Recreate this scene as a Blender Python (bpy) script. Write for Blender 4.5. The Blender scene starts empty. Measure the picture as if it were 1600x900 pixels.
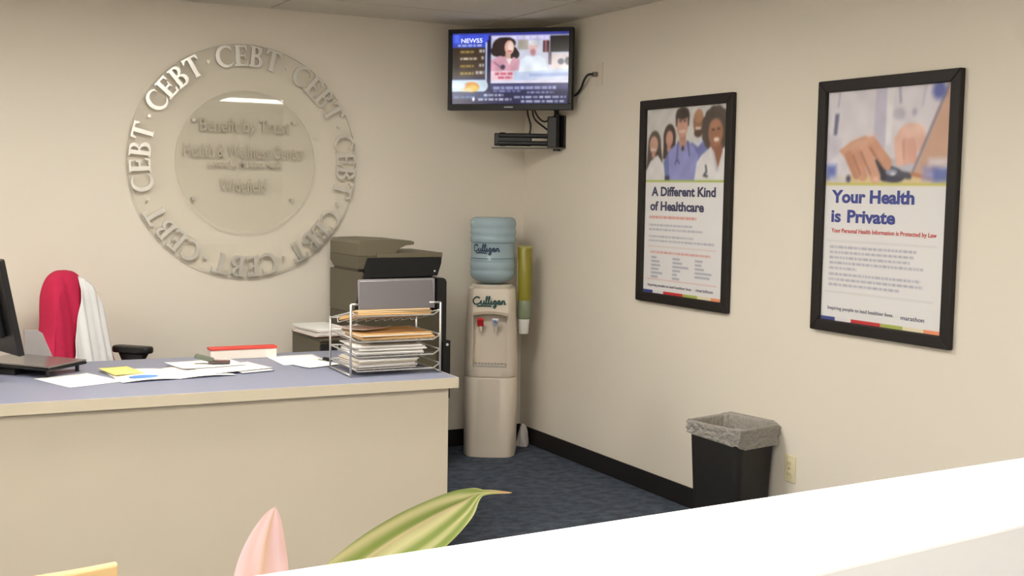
import bpy, bmesh, math, random
import numpy as np
from mathutils import Vector, Matrix
random.seed(7)
S = bpy.context.scene
COL = S.collection

# ------------------------------------------------------------------ camera
YAW, PITCH, ROLL, FPX = math.radians(28.340), math.radians(-4.7035), math.radians(0.9428), 1868.36
CAM = Vector((-3.4444, -6.2608, 1.5090))
fw = Vector((math.sin(YAW)*math.cos(PITCH), math.cos(YAW)*math.cos(PITCH), math.sin(PITCH)))
r0 = Vector((math.cos(YAW), -math.sin(YAW), 0)); u0 = r0.cross(fw)
rt = math.cos(ROLL)*r0 + math.sin(ROLL)*u0
up = -math.sin(ROLL)*r0 + math.cos(ROLL)*u0
cd = bpy.data.cameras.new('camera'); cam = bpy.data.objects.new('camera', cd); COL.objects.link(cam)
M = Matrix.Identity(4)
for i in range(3):
    M[i][0] = rt[i]; M[i][1] = up[i]; M[i][2] = -fw[i]; M[i][3] = CAM[i]
cam.matrix_world = M
cd.sensor_width = 36; cd.lens = FPX/1600*36; cd.clip_start = .05
S.camera = cam
# ------------------------------------------------------------------ world, exposure
w = bpy.data.worlds.new('world'); S.world = w; w.use_nodes = True
w.node_tree.nodes['Background'].inputs[0].default_value = (.9, .86, .8, 1)
w.node_tree.nodes['Background'].inputs[1].default_value = .25
vs = S.view_settings
vs.view_transform = 'Standard'; vs.look = 'None'; vs.gamma = 1; vs.use_curve_mapping = False
vs.exposure = 0.0
LAMP = 25.0          # strength of the fluorescent diffusers

# ------------------------------------------------------------------ helpers
def lin(c):
    return tuple(((v/255)/12.92 if v/255 <= .04045 else (((v/255)+.055)/1.055)**2.4) for v in c)
MATS = {}
def mat(name, rgb, rough=.55, metal=0.0, var=.06, scale=30, bump=0.0, bscale=200, **kw):
    if name in MATS: return MATS[name]
    m = bpy.data.materials.new(name); m.use_nodes = True; MATS[name] = m
    nt = m.node_tree; b = nt.nodes['Principled BSDF']
    c = lin(rgb)
    tc = nt.nodes.new('ShaderNodeTexCoord')
    n = nt.nodes.new('ShaderNodeTexNoise'); n.inputs['Scale'].default_value = scale; n.inputs['Detail'].default_value = 3
    nt.links.new(tc.outputs['Object'], n.inputs['Vector'])
    rp = nt.nodes.new('ShaderNodeMix'); rp.data_type = 'RGBA'
    rp.inputs['A'].default_value = tuple(min(1, v*(1-var)) for v in c)+(1,)
    rp.inputs['B'].default_value = tuple(min(1, v*(1+var)) for v in c)+(1,)
    nt.links.new(n.outputs['Fac'], rp.inputs['Factor'])
    nt.links.new(rp.outputs['Result'], b.inputs['Base Color'])
    b.inputs['Roughness'].default_value = rough; b.inputs['Metallic'].default_value = metal
    for k, v in kw.items(): b.inputs[k.replace('_', ' ')].default_value = v
    if bump:
        n2 = nt.nodes.new('ShaderNodeTexNoise'); n2.inputs['Scale'].default_value = bscale
        nt.links.new(tc.outputs['Object'], n2.inputs['Vector'])
        bp = nt.nodes.new('ShaderNodeBump'); bp.inputs['Strength'].default_value = bump; bp.inputs['Distance'].default_value = .004
        nt.links.new(n2.outputs['Fac'], bp.inputs['Height']); nt.links.new(bp.outputs['Normal'], b.inputs['Normal'])
    return m
def clear_mat(name, tint, ior=1.38, rough=.02, base=0.0):
    """thin clear plastic or glass: fresnel mix of transparency and gloss"""
    if name in MATS: return MATS[name]
    m = bpy.data.materials.new(name); m.use_nodes = True; MATS[name] = m
    nt = m.node_tree; nt.nodes.remove(nt.nodes['Principled BSDF']); o = nt.nodes['Material Output']
    t = nt.nodes.new('ShaderNodeBsdfTransparent'); t.inputs[0].default_value = lin(tint)+(1,)
    g = nt.nodes.new('ShaderNodeBsdfGlossy'); g.inputs['Roughness'].default_value = rough
    fr = nt.nodes.new('ShaderNodeFresnel'); fr.inputs['IOR'].default_value = ior
    ge = nt.nodes.new('ShaderNodeNewGeometry'); mi = nt.nodes.new('ShaderNodeMix'); mi.data_type = 'FLOAT'
    mi.inputs['A'].default_value = ior; mi.inputs['B'].default_value = 1/ior       # same reflectance on both faces of the pane
    nt.links.new(ge.outputs['Backfacing'], mi.inputs['Factor']); nt.links.new(mi.outputs['Result'], fr.inputs['IOR'])
    mx = nt.nodes.new('ShaderNodeMixShader')
    nt.links.new(fr.outputs[0], mx.inputs[0]); nt.links.new(t.outputs[0], mx.inputs[1]); nt.links.new(g.outputs[0], mx.inputs[2])
    nt.links.new(mx.outputs[0], o.inputs['Surface'])
    return m
def emit_mat(name, rgb, strength):
    if name in MATS: return MATS[name]
    m = bpy.data.materials.new(name); m.use_nodes = True; MATS[name] = m
    b = m.node_tree.nodes['Principled BSDF']
    b.inputs['Base Color'].default_value = (.8, .8, .8, 1)
    b.inputs['Emission Color'].default_value = lin(rgb)+(1,); b.inputs['Emission Strength'].default_value = strength
    return m
def vcol_mat(name, rough=.5, emit=0.0, **kw):
    if name in MATS: return MATS[name]
    m = bpy.data.materials.new(name); m.use_nodes = True; MATS[name] = m
    nt = m.node_tree; b = nt.nodes['Principled BSDF']
    a = nt.nodes.new('ShaderNodeVertexColor'); a.layer_name = 'print'
    b.inputs['Roughness'].default_value = rough
    if emit:
        b.inputs['Base Color'].default_value = (.01, .01, .01, 1)
        nt.links.new(a.outputs[0], b.inputs['Emission Color']); b.inputs['Emission Strength'].default_value = emit
    else:
        nt.links.new(a.outputs[0], b.inputs['Base Color'])
    for k, v in kw.items(): b.inputs[k.replace('_', ' ')].default_value = v
    return m

def link(o, parent=None):
    COL.objects.link(o)
    if parent is not None: o.parent = parent
    return o
def tag(o, label, cat, group=None):
    o['label'] = label; o['category'] = cat
    if group: o['group'] = group
    return o
def thing(name, label, cat, loc=(0, 0, 0), rz=0, group=None):
    o = bpy.data.objects.new(name, None); COL.objects.link(o)
    o.location = loc; o.rotation_euler = (0, 0, rz); o.empty_display_size = .05
    return tag(o, label, cat, group)
def struct(o):
    o['kind'] = 'structure'; return o

class MB:
    def __init__(s): s.v = []; s.f = []
    def add(s, vs, fs):
        k = len(s.v); s.v += [tuple(v) for v in vs]; s.f += [tuple(i+k for i in f) for f in fs]; return s
    def box(s, x0, x1, y0, y1, z0, z1):
        return s.add([(x, y, z) for z in (z0, z1) for y in (y0, y1) for x in (x0, x1)],
                     [(0, 2, 3, 1), (4, 5, 7, 6), (0, 1, 5, 4), (1, 3, 7, 5), (3, 2, 6, 7), (2, 0, 4, 6)])
    def obox(s, c, ax, ay, az):
        """box from centre and three half-axis vectors"""
        c, ax, ay, az = map(Vector, (c, ax, ay, az))
        vs = [c+sx*ax+sy*ay+sz*az for sz in (-1, 1) for sy in (-1, 1) for sx in (-1, 1)]
        return s.add(vs, [(0, 2, 3, 1), (4, 5, 7, 6), (0, 1, 5, 4), (1, 3, 7, 5), (3, 2, 6, 7), (2, 0, 4, 6)])
    def prism(s, poly, ext, mapf):
        """poly: 2D outline; ext=(a,b); mapf(u,v,t)->xyz"""
        n = len(poly)
        vs = [mapf(u, v, ext[0]) for u, v in poly]+[mapf(u, v, ext[1]) for u, v in poly]
        return s.add(vs, [tuple(range(n))[::-1], tuple(range(n, 2*n))]+[(i, (i+1) % n, n+(i+1) % n, n+i) for i in range(n)])
    def lathe(s, prof, n=32, c=(0, 0, 0), cap=True):
        vs = []; fs = []
        for r, z in prof:
            for i in range(n):
                a = 2*math.pi*i/n; vs.append((c[0]+r*math.cos(a), c[1]+r*math.sin(a), c[2]+z))
        for j in range(len(prof)-1):
            for i in range(n): fs.append((j*n+i, j*n+(i+1) % n, (j+1)*n+(i+1) % n, (j+1)*n+i))
        if cap: fs.append(tuple(range(n))[::-1]); fs.append(tuple((len(prof)-1)*n+i for i in range(n)))
        return s.add(vs, fs)
    def tube(s, pts, r, n=8, cap=True):
        pts = [Vector(p) for p in pts]; rings = []; m = len(pts)
        rr = r if isinstance(r, (list, tuple)) else [r]*m
        prev = None
        for i, p in enumerate(pts):
            t = (pts[min(i+1, m-1)]-pts[max(i-1, 0)]).normalized()
            if prev is None:
                a = Vector((0, 0, 1)) if abs(t.z) < .9 else Vector((1, 0, 0)); nn = (a-t*a.dot(t)).normalized()
            else:
                nn = prev-t*prev.dot(t); nn.normalize()
            prev = nn; b = t.cross(nn)
            rings.append([p+rr[i]*(math.cos(2*math.pi*k/n)*nn+math.sin(2*math.pi*k/n)*b) for k in range(n)])
        vs = [v for g in rings for v in g]
        fs = [(j*n+k, j*n+(k+1) % n, (j+1)*n+(k+1) % n, (j+1)*n+k) for j in range(m-1) for k in range(n)]
        if cap: fs += [tuple(range(n))[::-1], tuple((m-1)*n+k for k in range(n))]
        return s.add(vs, fs)
    def grid(s, nu, nv, fn):
        vs = [fn(i/nu, j/nv) for j in range(nv+1) for i in range(nu+1)]
        return s.add(vs, [(j*(nu+1)+i, j*(nu+1)+i+1, (j+1)*(nu+1)+i+1, (j+1)*(nu+1)+i) for j in range(nv) for i in range(nu)])
    def mesh(s, name, smooth=False):
        me = bpy.data.meshes.new(name); me.from_pydata(s.v, [], s.f); me.validate(); 
        bm = bmesh.new(); bm.from_mesh(me); bmesh.ops.recalc_face_normals(bm, faces=bm.faces); bm.to_mesh(me); bm.free()
        if smooth: me.polygons.foreach_set('use_smooth', [True]*len(me.polygons))
        return me
    def build(s, name, m, parent=None, smooth=False, bevel=0, solid=0, seg=2, auto=None):
        me = s.mesh(name, smooth); me.materials.append(m)
        if auto is not None: 
            me.polygons.foreach_set('use_smooth', [True]*len(me.polygons)); me.set_sharp_from_angle(angle=math.radians(auto))
        o = bpy.data.objects.new(name, me); link(o, parent)
        if solid:
            q = o.modifiers.new('solid', 'SOLIDIFY'); q.thickness = solid; q.offset = 0
        if bevel:
            q = o.modifiers.new('bevel', 'BEVEL'); q.width = bevel; q.segments = seg; q.limit_method = 'ANGLE'; q.angle_limit = math.radians(40)
        return o

def crom(P, n=8, closed=False):
    """Catmull-Rom through points"""
    P = [Vector(p) for p in P]; out = []
    m = len(P)
    for i in range(m-1):
        a, b, c, d = P[max(i-1, 0)], P[i], P[i+1], P[min(i+2, m-1)]
        for k in range(n):
            t = k/n
            out.append(.5*((2*b)+(c-a)*t+(2*a-5*b+4*c-d)*t*t+(3*b-a-3*c+d)*t**3))
    out.append(P[-1]); return out
def ribbon(P2, width, fn):
    """flat stroke following 2D points, mapped to 3D by fn(x, y)"""
    P = [Vector((p[0], p[1])) for p in P2]; vs = []; m = len(P)
    for i, p in enumerate(P):
        t = (P[min(i+1, m-1)]-P[max(i-1, 0)])
        if t.length < 1e-9: t = Vector((1, 0))
        t.normalize(); n = Vector((-t.y, t.x))*width*.5
        vs += [fn(*(p+n)), fn(*(p-n))]
    return vs, [(2*i, 2*i+1, 2*i+3, 2*i+2) for i in range(m-1)]
def rrect(x0, x1, y0, y1, r, n=5):
    out = []
    for cx, cy, a0 in ((x1-r, y1-r, 0), (x0+r, y1-r, 90), (x0+r, y0+r, 180), (x1-r, y0+r, 270)):
        for k in range(n+1):
            a = math.radians(a0+90*k/n); out.append((cx+r*math.cos(a), cy+r*math.sin(a)))
    return out
def text_obj(name, body, size, m, parent, frame, extrude=.0006, bold=0, align='LEFT', sx=1.0, sp=1.0, shear=0):
    """lettering as a mesh; frame is the 4x4 from text plane to parent space"""
    cu = bpy.data.curves.new('tmp', 'FONT'); cu.body = body; cu.size = size; cu.extrude = extrude
    cu.offset = bold; cu.align_x = align; cu.space_character = sp; cu.shear = shear; cu.resolution_u = 3
    t = bpy.data.objects.new('tmp', cu); COL.objects.link(t)
    dg = bpy.context.evaluated_depsgraph_get(); me = bpy.data.meshes.new_from_object(t.evaluated_get(dg))
    bpy.data.objects.remove(t); bpy.data.curves.remove(cu)
    me.name = name; me.transform(frame @ Matrix.Diagonal((sx, 1, 1, 1))); me.materials.clear(); me.materials.append(m)
    return link(bpy.data.objects.new(name, me), parent)
def curve_mesh(name, splines, extrude):
    cu = bpy.data.curves.new('tmp', 'CURVE'); cu.dimensions = '2D'; cu.fill_mode = 'BOTH'; cu.extrude = extrude
    for pl in splines:
        sp = cu.splines.new('POLY'); sp.points.add(len(pl)-1); sp.use_cyclic_u = True
        for q, p in zip(sp.points, pl): q.co = (p[0], p[1], 0, 1)
    t = bpy.data.objects.new('tmp', cu); COL.objects.link(t)
    dg = bpy.context.evaluated_depsgraph_get(); me = bpy.data.meshes.new_from_object(t.evaluated_get(dg))
    bpy.data.objects.remove(t); bpy.data.curves.remove(cu); me.name = name
    return me
def frame(o, x, y):
    x = Vector(x).normalized(); y = Vector(y).normalized(); z = x.cross(y); m = Matrix.Identity(4)
    for i in range(3): m[i][0] = x[i]; m[i][1] = y[i]; m[i][2] = z[i]; m[i][3] = o[i]
    return m

class Paint:
    """flat print: colours per vertex of a fine grid, drawn with soft-edged shapes; u right, v down (in metres/height units)"""
    def __init__(s, W, H, nx, ny, bg):
        s.W, s.H, s.nx, s.ny = W, H, nx, ny
        x = np.linspace(0, W, nx+1); y = np.linspace(0, H, ny+1); s.X, s.Y = np.meshgrid(x, y)
        s.c = np.zeros((ny+1, nx+1, 3)); s.c[:] = bg; s.aa = W/nx
        s.view(0, 0, W, H)
    def view(s, x, y, w, h): s.ox, s.oy, s.w, s.h = x, y, w, h; s.U = (s.X-x)/w; s.V = (s.Y-y)/h; s.clip = (s.U >= 0) & (s.U <= 1) & (s.V >= 0) & (s.V <= 1)
    def put(s, d, col, al=1, soft=1):
        a = np.clip(.5-d/(s.aa*soft), 0, 1)*al*s.clip; s.c = s.c*(1-a[..., None])+np.array(col, float)*a[..., None]
    def ell(s, cx, cy, rx, ry, col, rot=0, al=1, soft=1):
        dx = (s.U-cx)*s.w; dy = (s.V-cy)*s.h; c, q = math.cos(rot), math.sin(rot)
        x = (c*dx+q*dy)/(rx*s.w); y = (-q*dx+c*dy)/(ry*s.h); k = np.sqrt(x*x+y*y)
        s.put((k-1)*min(rx*s.w, ry*s.h), col, al, soft)
    def cap(s, x0, y0, x1, y1, r, col, al=1, soft=1):
        ax, ay, bx, by = x0*s.w, y0*s.h, x1*s.w, y1*s.h; px, py = s.U*s.w-ax, s.V*s.h-ay
        vx, vy = bx-ax, by-ay; t = np.clip((px*vx+py*vy)/(vx*vx+vy*vy+1e-12), 0, 1)
        s.put(np.hypot(px-t*vx, py-t*vy)-r*s.w, col, al, soft)
    def rect(s, x0, y0, x1, y1, col, al=1, soft=1):
        dx = np.maximum(x0-s.U, s.U-x1)*s.w; dy = np.maximum(y0-s.V, s.V-y1)*s.h
        s.put(np.maximum(dx, dy), col, al, soft)
    def poly(s, P, col, al=1, soft=1):
        P = [(x*s.w, y*s.h) for x, y in P]; px, py = s.U*s.w, s.V*s.h
        d = np.full(px.shape, 1e9); ins = np.zeros(px.shape, bool)
        for i in range(len(P)):
            (ax, ay), (bx, by) = P[i], P[(i+1) % len(P)]
            vx, vy = bx-ax, by-ay; t = np.clip(((px-ax)*vx+(py-ay)*vy)/(vx*vx+vy*vy+1e-12), 0, 1)
            d = np.minimum(d, np.hypot(px-ax-t*vx, py-ay-t*vy))
            if ay != by: ins ^= ((ay > py) != (by > py)) & (px < vx*(py-ay)/(by-ay)+ax)
        s.put(np.where(ins, -d, d), col, al, soft)
    def words(s, x0, x1, y, h, col, al=.8, wl=(.014, .05), gap=.008):
        """a line of print too small to read"""
        x = x0
        while x < x1:
            l = random.uniform(*wl)
            s.rect(x, y-h/2, min(x+l, x1), y+h/2, col, al*random.uniform(.75, 1)); x += l+gap
    def blur(s, n=1):
        for _ in range(n):
            q = np.pad(s.c, ((1, 1), (1, 1), (0, 0)), 'edge'); q = (q[:-2]+2*q[1:-1]+q[2:])/4; s.c = (q[:, :-2]+2*q[:, 1:-1]+q[:, 2:])/4
    def mottle(s, amp, seed=1):
        rg = np.random.RandomState(seed); n = np.zeros(s.X.shape)
        for k in range(14):
            f = rg.uniform(15, 90, 2)*rg.choice([-1, 1], 2); n += np.sin(s.X*f[0]/s.W*.6+s.Y*f[1]/s.W*.6+rg.uniform(0, 6.3))
        s.c = np.where(s.clip[..., None], s.c*(1+amp*n[..., None]/3), s.c)
    def build(s, name, m, parent, o, ux, dv):
        """o: top-left corner; ux, dv: unit vectors right and down in parent space"""
        o, ux, dv = Vector(o), Vector(ux), Vector(dv); nx, ny = s.nx, s.ny
        vs = np.array(o)[None, :]+s.X.reshape(-1, 1)*np.array(ux)+s.Y.reshape(-1, 1)*np.array(dv)
        i = np.arange(nx)[None, :]+np.arange(ny)[:, None]*(nx+1)
        f = np.stack([i, i+nx+1, i+nx+2, i+1], -1).reshape(-1, 4)
        me = bpy.data.meshes.new(name); me.from_pydata(vs.tolist(), [], f.tolist())
        at = me.color_attributes.new('print', 'FLOAT_COLOR', 'POINT')
        c = np.clip(s.c.reshape(-1, 3)/255, 0, 1); c = np.where(c <= .04045, c/12.92, ((c+.055)/1.055)**2.4)
        at.data.foreach_set('color', np.concatenate([c, np.ones((len(c), 1))], 1).astype(np.float32).ravel())
        me.materials.append(m); return link(bpy.data.objects.new(name, me), parent)

# ------------------------------------------------------------------ materials
WALL = mat('wall_paint', (227, 219, 205), .7, var=.012, scale=3, bump=.05, bscale=350)
CEIL = mat('ceiling_tile_white', (212, 206, 194), .9, var=.05, scale=120, bump=.25, bscale=260)
BLACK = mat('black_plastic', (17, 16, 16), .45, var=.1)
BLACKM = mat('black_matte', (13, 12, 12), .7, var=.1)
CREAM = mat('cream_plastic', (214, 206, 190), .4, var=.02)
WHITE = mat('white_plastic', (236, 234, 230), .4, var=.02)
PAPER = mat('paper_white', (244, 242, 238), .8, var=.015, scale=8)
SILVERL = mat('pale_silver_letters', (222, 219, 212), .33, .8, var=.05, scale=40)
SILVER = mat('brushed_silver', (200, 198, 192), .27, 1.0, var=.05, scale=60)
WIRE = mat('silver_wire', (196, 194, 190), .4, .75, var=.05)
# carpet
CARPET = bpy.data.materials.new('carpet'); CARPET.use_nodes = True
def carpet():
    nt = CARPET.node_tree; b = nt.nodes['Principled BSDF']; tc = nt.nodes.new('ShaderNodeTexCoord')
    mp = nt.nodes.new('ShaderNodeMapping'); mp.inputs['Scale'].default_value = (4.5, 6, 1); mp.inputs['Rotation'].default_value = (0, 0, .5)
    n1 = nt.nodes.new('ShaderNodeTexNoise'); n1.inputs['Scale'].default_value = 3.5; n1.inputs['Detail'].default_value = 4
    n2 = nt.nodes.new('ShaderNodeTexNoise'); n2.inputs['Scale'].default_value = 110; n2.inputs['Detail'].default_value = 2
    nt.links.new(tc.outputs['Object'], mp.inputs[0]); nt.links.new(mp.outputs[0], n1.inputs['Vector']); nt.links.new(tc.outputs['Object'], n2.inputs['Vector'])
    r = nt.nodes.new('ShaderNodeValToRGB'); e = r.color_ramp.elements
    e[0].position = .34; e[0].color = lin((50, 55, 64))+(1,); e[1].position = .66; e[1].color = lin((76, 86, 100))+(1,)
    x = e.new(.5); x.color = lin((64, 73, 88))+(1,)
    nt.links.new(n1.outputs['Fac'], r.inputs[0])
    mx = nt.nodes.new('ShaderNodeMix'); mx.data_type = 'RGBA'; mx.blend_type = 'OVERLAY'; mx.inputs['Factor'].default_value = .7
    nt.links.new(r.outputs[0], mx.inputs['A']); nt.links.new(n2.outputs['Color'], mx.inputs['B'])
    nt.links.new(mx.outputs['Result'], b.inputs['Base Color']); b.inputs['Roughness'].default_value = .95
    bp = nt.nodes.new('ShaderNodeBump'); bp.inputs['Strength'].default_value = .6; bp.inputs['Distance'].default_value = .006
    nt.links.new(n2.outputs['Fac'], bp.inputs['Height']); nt.links.new(bp.outputs['Normal'], b.inputs['Normal'])
carpet()

# ------------------------------------------------------------------ the room
X0, X1, Y0 = -5.2, 3.0, -9.0
YE = -4.75                         # where the wall with the posters ends
H = 2.44
struct(MB().box(X0-.1, X1+.1, Y0-.1, .1, -.08, 0).build('floor', CARPET))
struct(MB().box(X0-.1, .1, 0, .1, 0, 2.5).build('wall_back', WALL))
struct(MB().box(0, .1, YE, 0, 0, 2.5).build('wall_right', WALL))
struct(MB().box(.1, X1+.1, YE, YE+.1, 0, 2.5).build('wall_return', WALL))
struct(MB().box(X0-.1, X0, Y0, 0, 0, 2.5).build('wall_left', WALL))
struct(MB().box(X1, X1+.1, Y0, YE, 0, 2.5).build('wall_far_right', WALL))
struct(MB().box(X0-.1, X1+.1, Y0-.1, Y0, 0, 2.5).build('wall_front', WALL))
BASE = mat('baseboard_black', (30, 26, 25), .45, var=.1)
struct(MB().box(-.008, 0, YE, -.008, 0, .1).build('baseboard_right', BASE, bevel=.003))
struct(MB().box(X0, -.0, -.008, 0, 0, .1).build('baseboard_back', BASE, bevel=.003))

# ceiling: lay-in panels in a grid, fluorescent troffers
ceil = struct(MB().box(X0-.1, X1+.1, Y0-.1, .1, H+.02, H+.08).build('ceiling', CEIL))
GX = [-.33+1.22*k for k in range(-5, 4)]; GX = [X0]+[g for g in GX if X0+.05 < g < X1-.05]+[X1]
GY = [0]+[-.47-.61*k for k in range(0, 15) if -.47-.61*k > Y0+.05]+[Y0]
TROF = {(-2.77, -1.69), (-2.77, -4.13), (-5.21, -1.69), (-5.21, -4.74), (-.33, -6.57), (-3.99, -6.57), (-2.77, -7.79)}
TEE = mat('ceiling_grid', (176, 170, 158), .6, var=.02)
tile_mesh = {}
for i in range(len(GX)-1):
    for j in range(len(GY)-1):
        a, b, c, d = GX[i], GX[i+1], GY[j+1], GY[j]
        if any(abs(GX[i]-p) < .06 and abs(GY[j]-q) < .02 for p, q in TROF): continue
        if abs(d+6.57) < .02 and a > -.4:       # the row with the shifted fixture
            if abs(a-.89) < .02: continue
        if a >= -.4 and c >= YE-.02 and a > -.3: continue
        k = (round(b-a, 3), round(d-c, 3))
        if k not in tile_mesh:
            me = MB().box(0, b-a-.014, 0, d-c-.014, 0, .018).mesh('ceiling_tile'); me.materials.append(CEIL); tile_mesh[k] = me
        o = link(bpy.data.objects.new('ceiling_tile', tile_mesh[k]), ceil); o.location = (a+.007, c+.007, H)
for a, b in ((-.33, -.03), (1.19, 2.11)):
    o = MB().box(a+.007, b-.007, -7.173, -6.577, H, H+.018).build('ceiling_tile', CEIL, ceil)
tg = MB()
for g in GX: tg.box(g-.012, g+.012, Y0, 0, H+.006, H+.012)
for g in GY: tg.box(X0, X1, g-.012, g+.012, H+.006, H+.012)
tg.build('ceiling_grid', TEE, ceil)
DIFF = emit_mat('fluorescent_diffuser', (255, 250, 241), LAMP)
for n, (p, q, where) in enumerate([(-2.77, -1.69, 'above the reception desk'), (-2.77, -4.13, 'above the waiting chair and plant'),
                                   (X0, -1.69, 'beside the left wall above the desk'), (X0, -4.74, 'beside the left wall above the ledge'),
                                   (-.03, -6.57, 'in the waiting area past the poster wall'), (-3.99, -6.57, 'above the visitor side of the ledge, nearer the left wall'), (-2.77, -7.79, 'behind the visitor side, added to brighten the ledge front')]):  # last fixture is an unseen extra, added to brighten the ledge's front face
    bx = p+1.22 if p != X0 else -3.99
    t = thing('ceiling_light', 'recessed fluorescent ceiling light '+where, 'ceiling light', (p, q-.61, H), 0, 'fluorescent ceiling lights')
    L, D = bx-p, .61
    f = MB(); f.box(.005, L-.005, .005, .035, -.004, .016); f.box(.005, L-.005, D-.035, D-.005, -.004, .016); f.box(.005, .035, .035, D-.035, -.004, .016); f.box(L-.035, L-.005, .035, D-.035, -.004, .016)
    f.build('frame', WHITE, t)
    MB().box(.035, L-.035, .035, D-.035, .002, .012).build('diffuser', DIFF, t)

# half wall with a white ledge in front of the visitor
hw = thing('half_wall', 'low partition wall with wide white ledge on top, in front of the plant', 'ledge', (-2.1, -5.08, 0))
LEDGE = mat('white_laminate', (252, 251, 250), .4, var=.01)
MB().box(-2.6+.0, 2.2, -.06, .06, 0, 1.0).build('wall_body', WALL, hw)
def yb(x): return -4.912+(x+1.722)*.0372
def yf(x): return -5.197+(x+2.079)*.0934
q = [(-4.7, yf(-4.7)), (.1, yf(.1)), (.1, yb(.1)), (-4.7, yb(-4.7))]
MB().prism([(a+2.1, b+5.08) for a, b in q], (.94, 1.07), lambda u, v, t: (u, v, t)).build('ledge', LEDGE, hw, bevel=.004)

# ------------------------------------------------------------------ reception desk
DX, DY, DR = -1.333, -1.902, math.radians(-2.4)
desk = thing('reception_desk', 'beige reception desk with blue laminate top and cream edge', 'desk', (DX, DY, 0), DR)
TOPZ = .74; DD = .95
DESKW = mat('desk_beige_laminate', (224, 212, 191), .45, var=.02, scale=5)
EDGE = mat('desk_cream_edge', (226, 214, 190), .4, var=.02)
BLUE = mat('blue_laminate', (130, 134, 154), .4, var=.06, scale=220)
MB().box(-2.6, -.004, .004, DD, TOPZ-.03, TOPZ).build('countertop', BLUE, desk)
e = MB(); e.box(-2.6, 0, 0, .004, TOPZ-.042, TOPZ); e.box(-.004, 0, .004, DD, TOPZ-.042, TOPZ)
e.build('edge_band', EDGE, desk)
MB().box(-2.6, -.032, .03, .05, 0, TOPZ-.03).build('front_panel', DESKW, desk, bevel=.002)
MB().box(-2.58, -2.56, .05, DD-.05, 0, TOPZ-.03).build('end_panel', DESKW, desk, bevel=.002)
MB().box(-.052, -.032, .05, DD-.05, 0, TOPZ-.03).build('end_panel', DESKW, desk, bevel=.002)
# small black cable grommet clip under the corner of the top
MB().tube([(-.03, .35, TOPZ-.045), (-.005, .36, TOPZ-.06), (.0, .38, TOPZ-.05), (-.03, .4, TOPZ-.04)], .004).build('cable', BLACK, desk)

# ------------------------------------------------------------------ round acrylic sign
SC = (-1.682, 0, 1.632)
sg = thing('wall_sign', 'large round clear acrylic wall sign with ring of silver letters', 'sign', (SC[0], 0, SC[2]))
ACR = clear_mat('clear_acrylic', (254, 254, 253)); ACE = mat('acrylic_edge', (196, 192, 180), .3, var=.02)
def disc(R, y0, y1, n=96):
    m = MB(); vs = []
    for y in (y0, y1): vs += [(R*math.cos(2*math.pi*i/n), y, R*math.sin(2*math.pi*i/n)) for i in range(n)]
    return m.add(vs, [tuple(range(n)), tuple(range(n, 2*n))[::-1]])
def rim(R, y0, y1, t=.002, n=96):
    m = MB()
    ring = lambda r, y: [(r*math.cos(2*math.pi*i/n), y, r*math.sin(2*math.pi*i/n)) for i in range(n)]
    vs = ring(R, y0)+ring(R, y1)+ring(R-t, y1)+ring(R-t, y0)
    return m.add(vs, [(k*n+i, k*n+(i+1) % n, ((k+1) % 4)*n+(i+1) % n, ((k+1) % 4)*n+i) for k in range(4) for i in range(n)])
outer = disc(.608, -.026, -.018).build('outer_disc', ACR, sg); rim(.6105, -.026, -.018).build('rim', ACE, outer)
inner = disc(.37, -.036, -.031).build('inner_disc', ACR, sg); rim(.3715, -.036, -.031).build('rim', mat('acrylic_edge_pale', (214, 208, 192), .3, var=.02), inner)
for a, b in ((-.3, .225), (.277, .231), (.267, -.217), (-.306, -.215)):
    so = MB(); n = 14
    so.tube([(a*.92, -.0, b*.92), (a*.92, -.039, b*.92)], .009, n); so.build('standoff', SILVER, sg, auto=40)
# letter outlines (cap height 1), thick and thin strokes with small serifs
def arc(cx, cy, rx, ry, a0, a1, n): return [(cx+rx*math.cos(math.radians(a0+(a1-a0)*i/n)), cy+ry*math.sin(math.radians(a0+(a1-a0)*i/n))) for i in range(n+1)]
LET = {
 'C': ([arc(.46, .5, .46, .52, 48, 312, 26)+[(.79, .26)]+arc(.53, .5, .34, .41, 312, 48, 26)+[(.79, .66), (.80, .92)]], .84),
 'E': ([[(.0, 0), (.62, 0), (.66, .24), (.6, .24), (.52, .1), (.28, .1), (.28, .46), (.48, .46), (.5, .38), (.55, .38), (.55, .66), (.5, .66), (.48, .56), (.28, .56), (.28, .9), (.5, .9), (.56, .77), (.62, .77), (.6, 1), (0, 1), (0, .94), (.08, .9), (.08, .1), (0, .06)]], .70),
 'B': ([[(0, 0), (.36, 0)]+arc(.38, .27, .30, .27, -90, 80, 10)+arc(.34, .77, .27, .23, -60, 90, 10)+[(0, 1), (0, .94), (.08, .9), (.08, .1), (0, .06)],
        [(.27, .09), (.33, .09)]+arc(.34, .28, .15, .19, -85, 85, 8)+[(.27, .47)], [(.27, .58), (.31, .58)]+arc(.31, .75, .13, .16, -75, 80, 8)+[(.27, .91)]], .72),
 'T': ([[(.26, 0), (.54, 0), (.54, .05), (.49, .08), (.49, .9), (.64, .9), (.74, .74), (.8, .74), (.78, 1), (.02, 1), (0, .74), (.06, .74), (.16, .9), (.29, .9), (.29, .08), (.26, .05)]], .80)}
CH = .108; lm = {}
for ch, (sp, adv) in LET.items():
    me = curve_mesh('letter', [[(x*CH, y*CH) for x, y in p] for p in sp], .007); me.materials.append(SILVERL); lm[ch] = me
RB = .496; tot = sum(LET[c][1] for c in 'CEBT')*CH+.02
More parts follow.
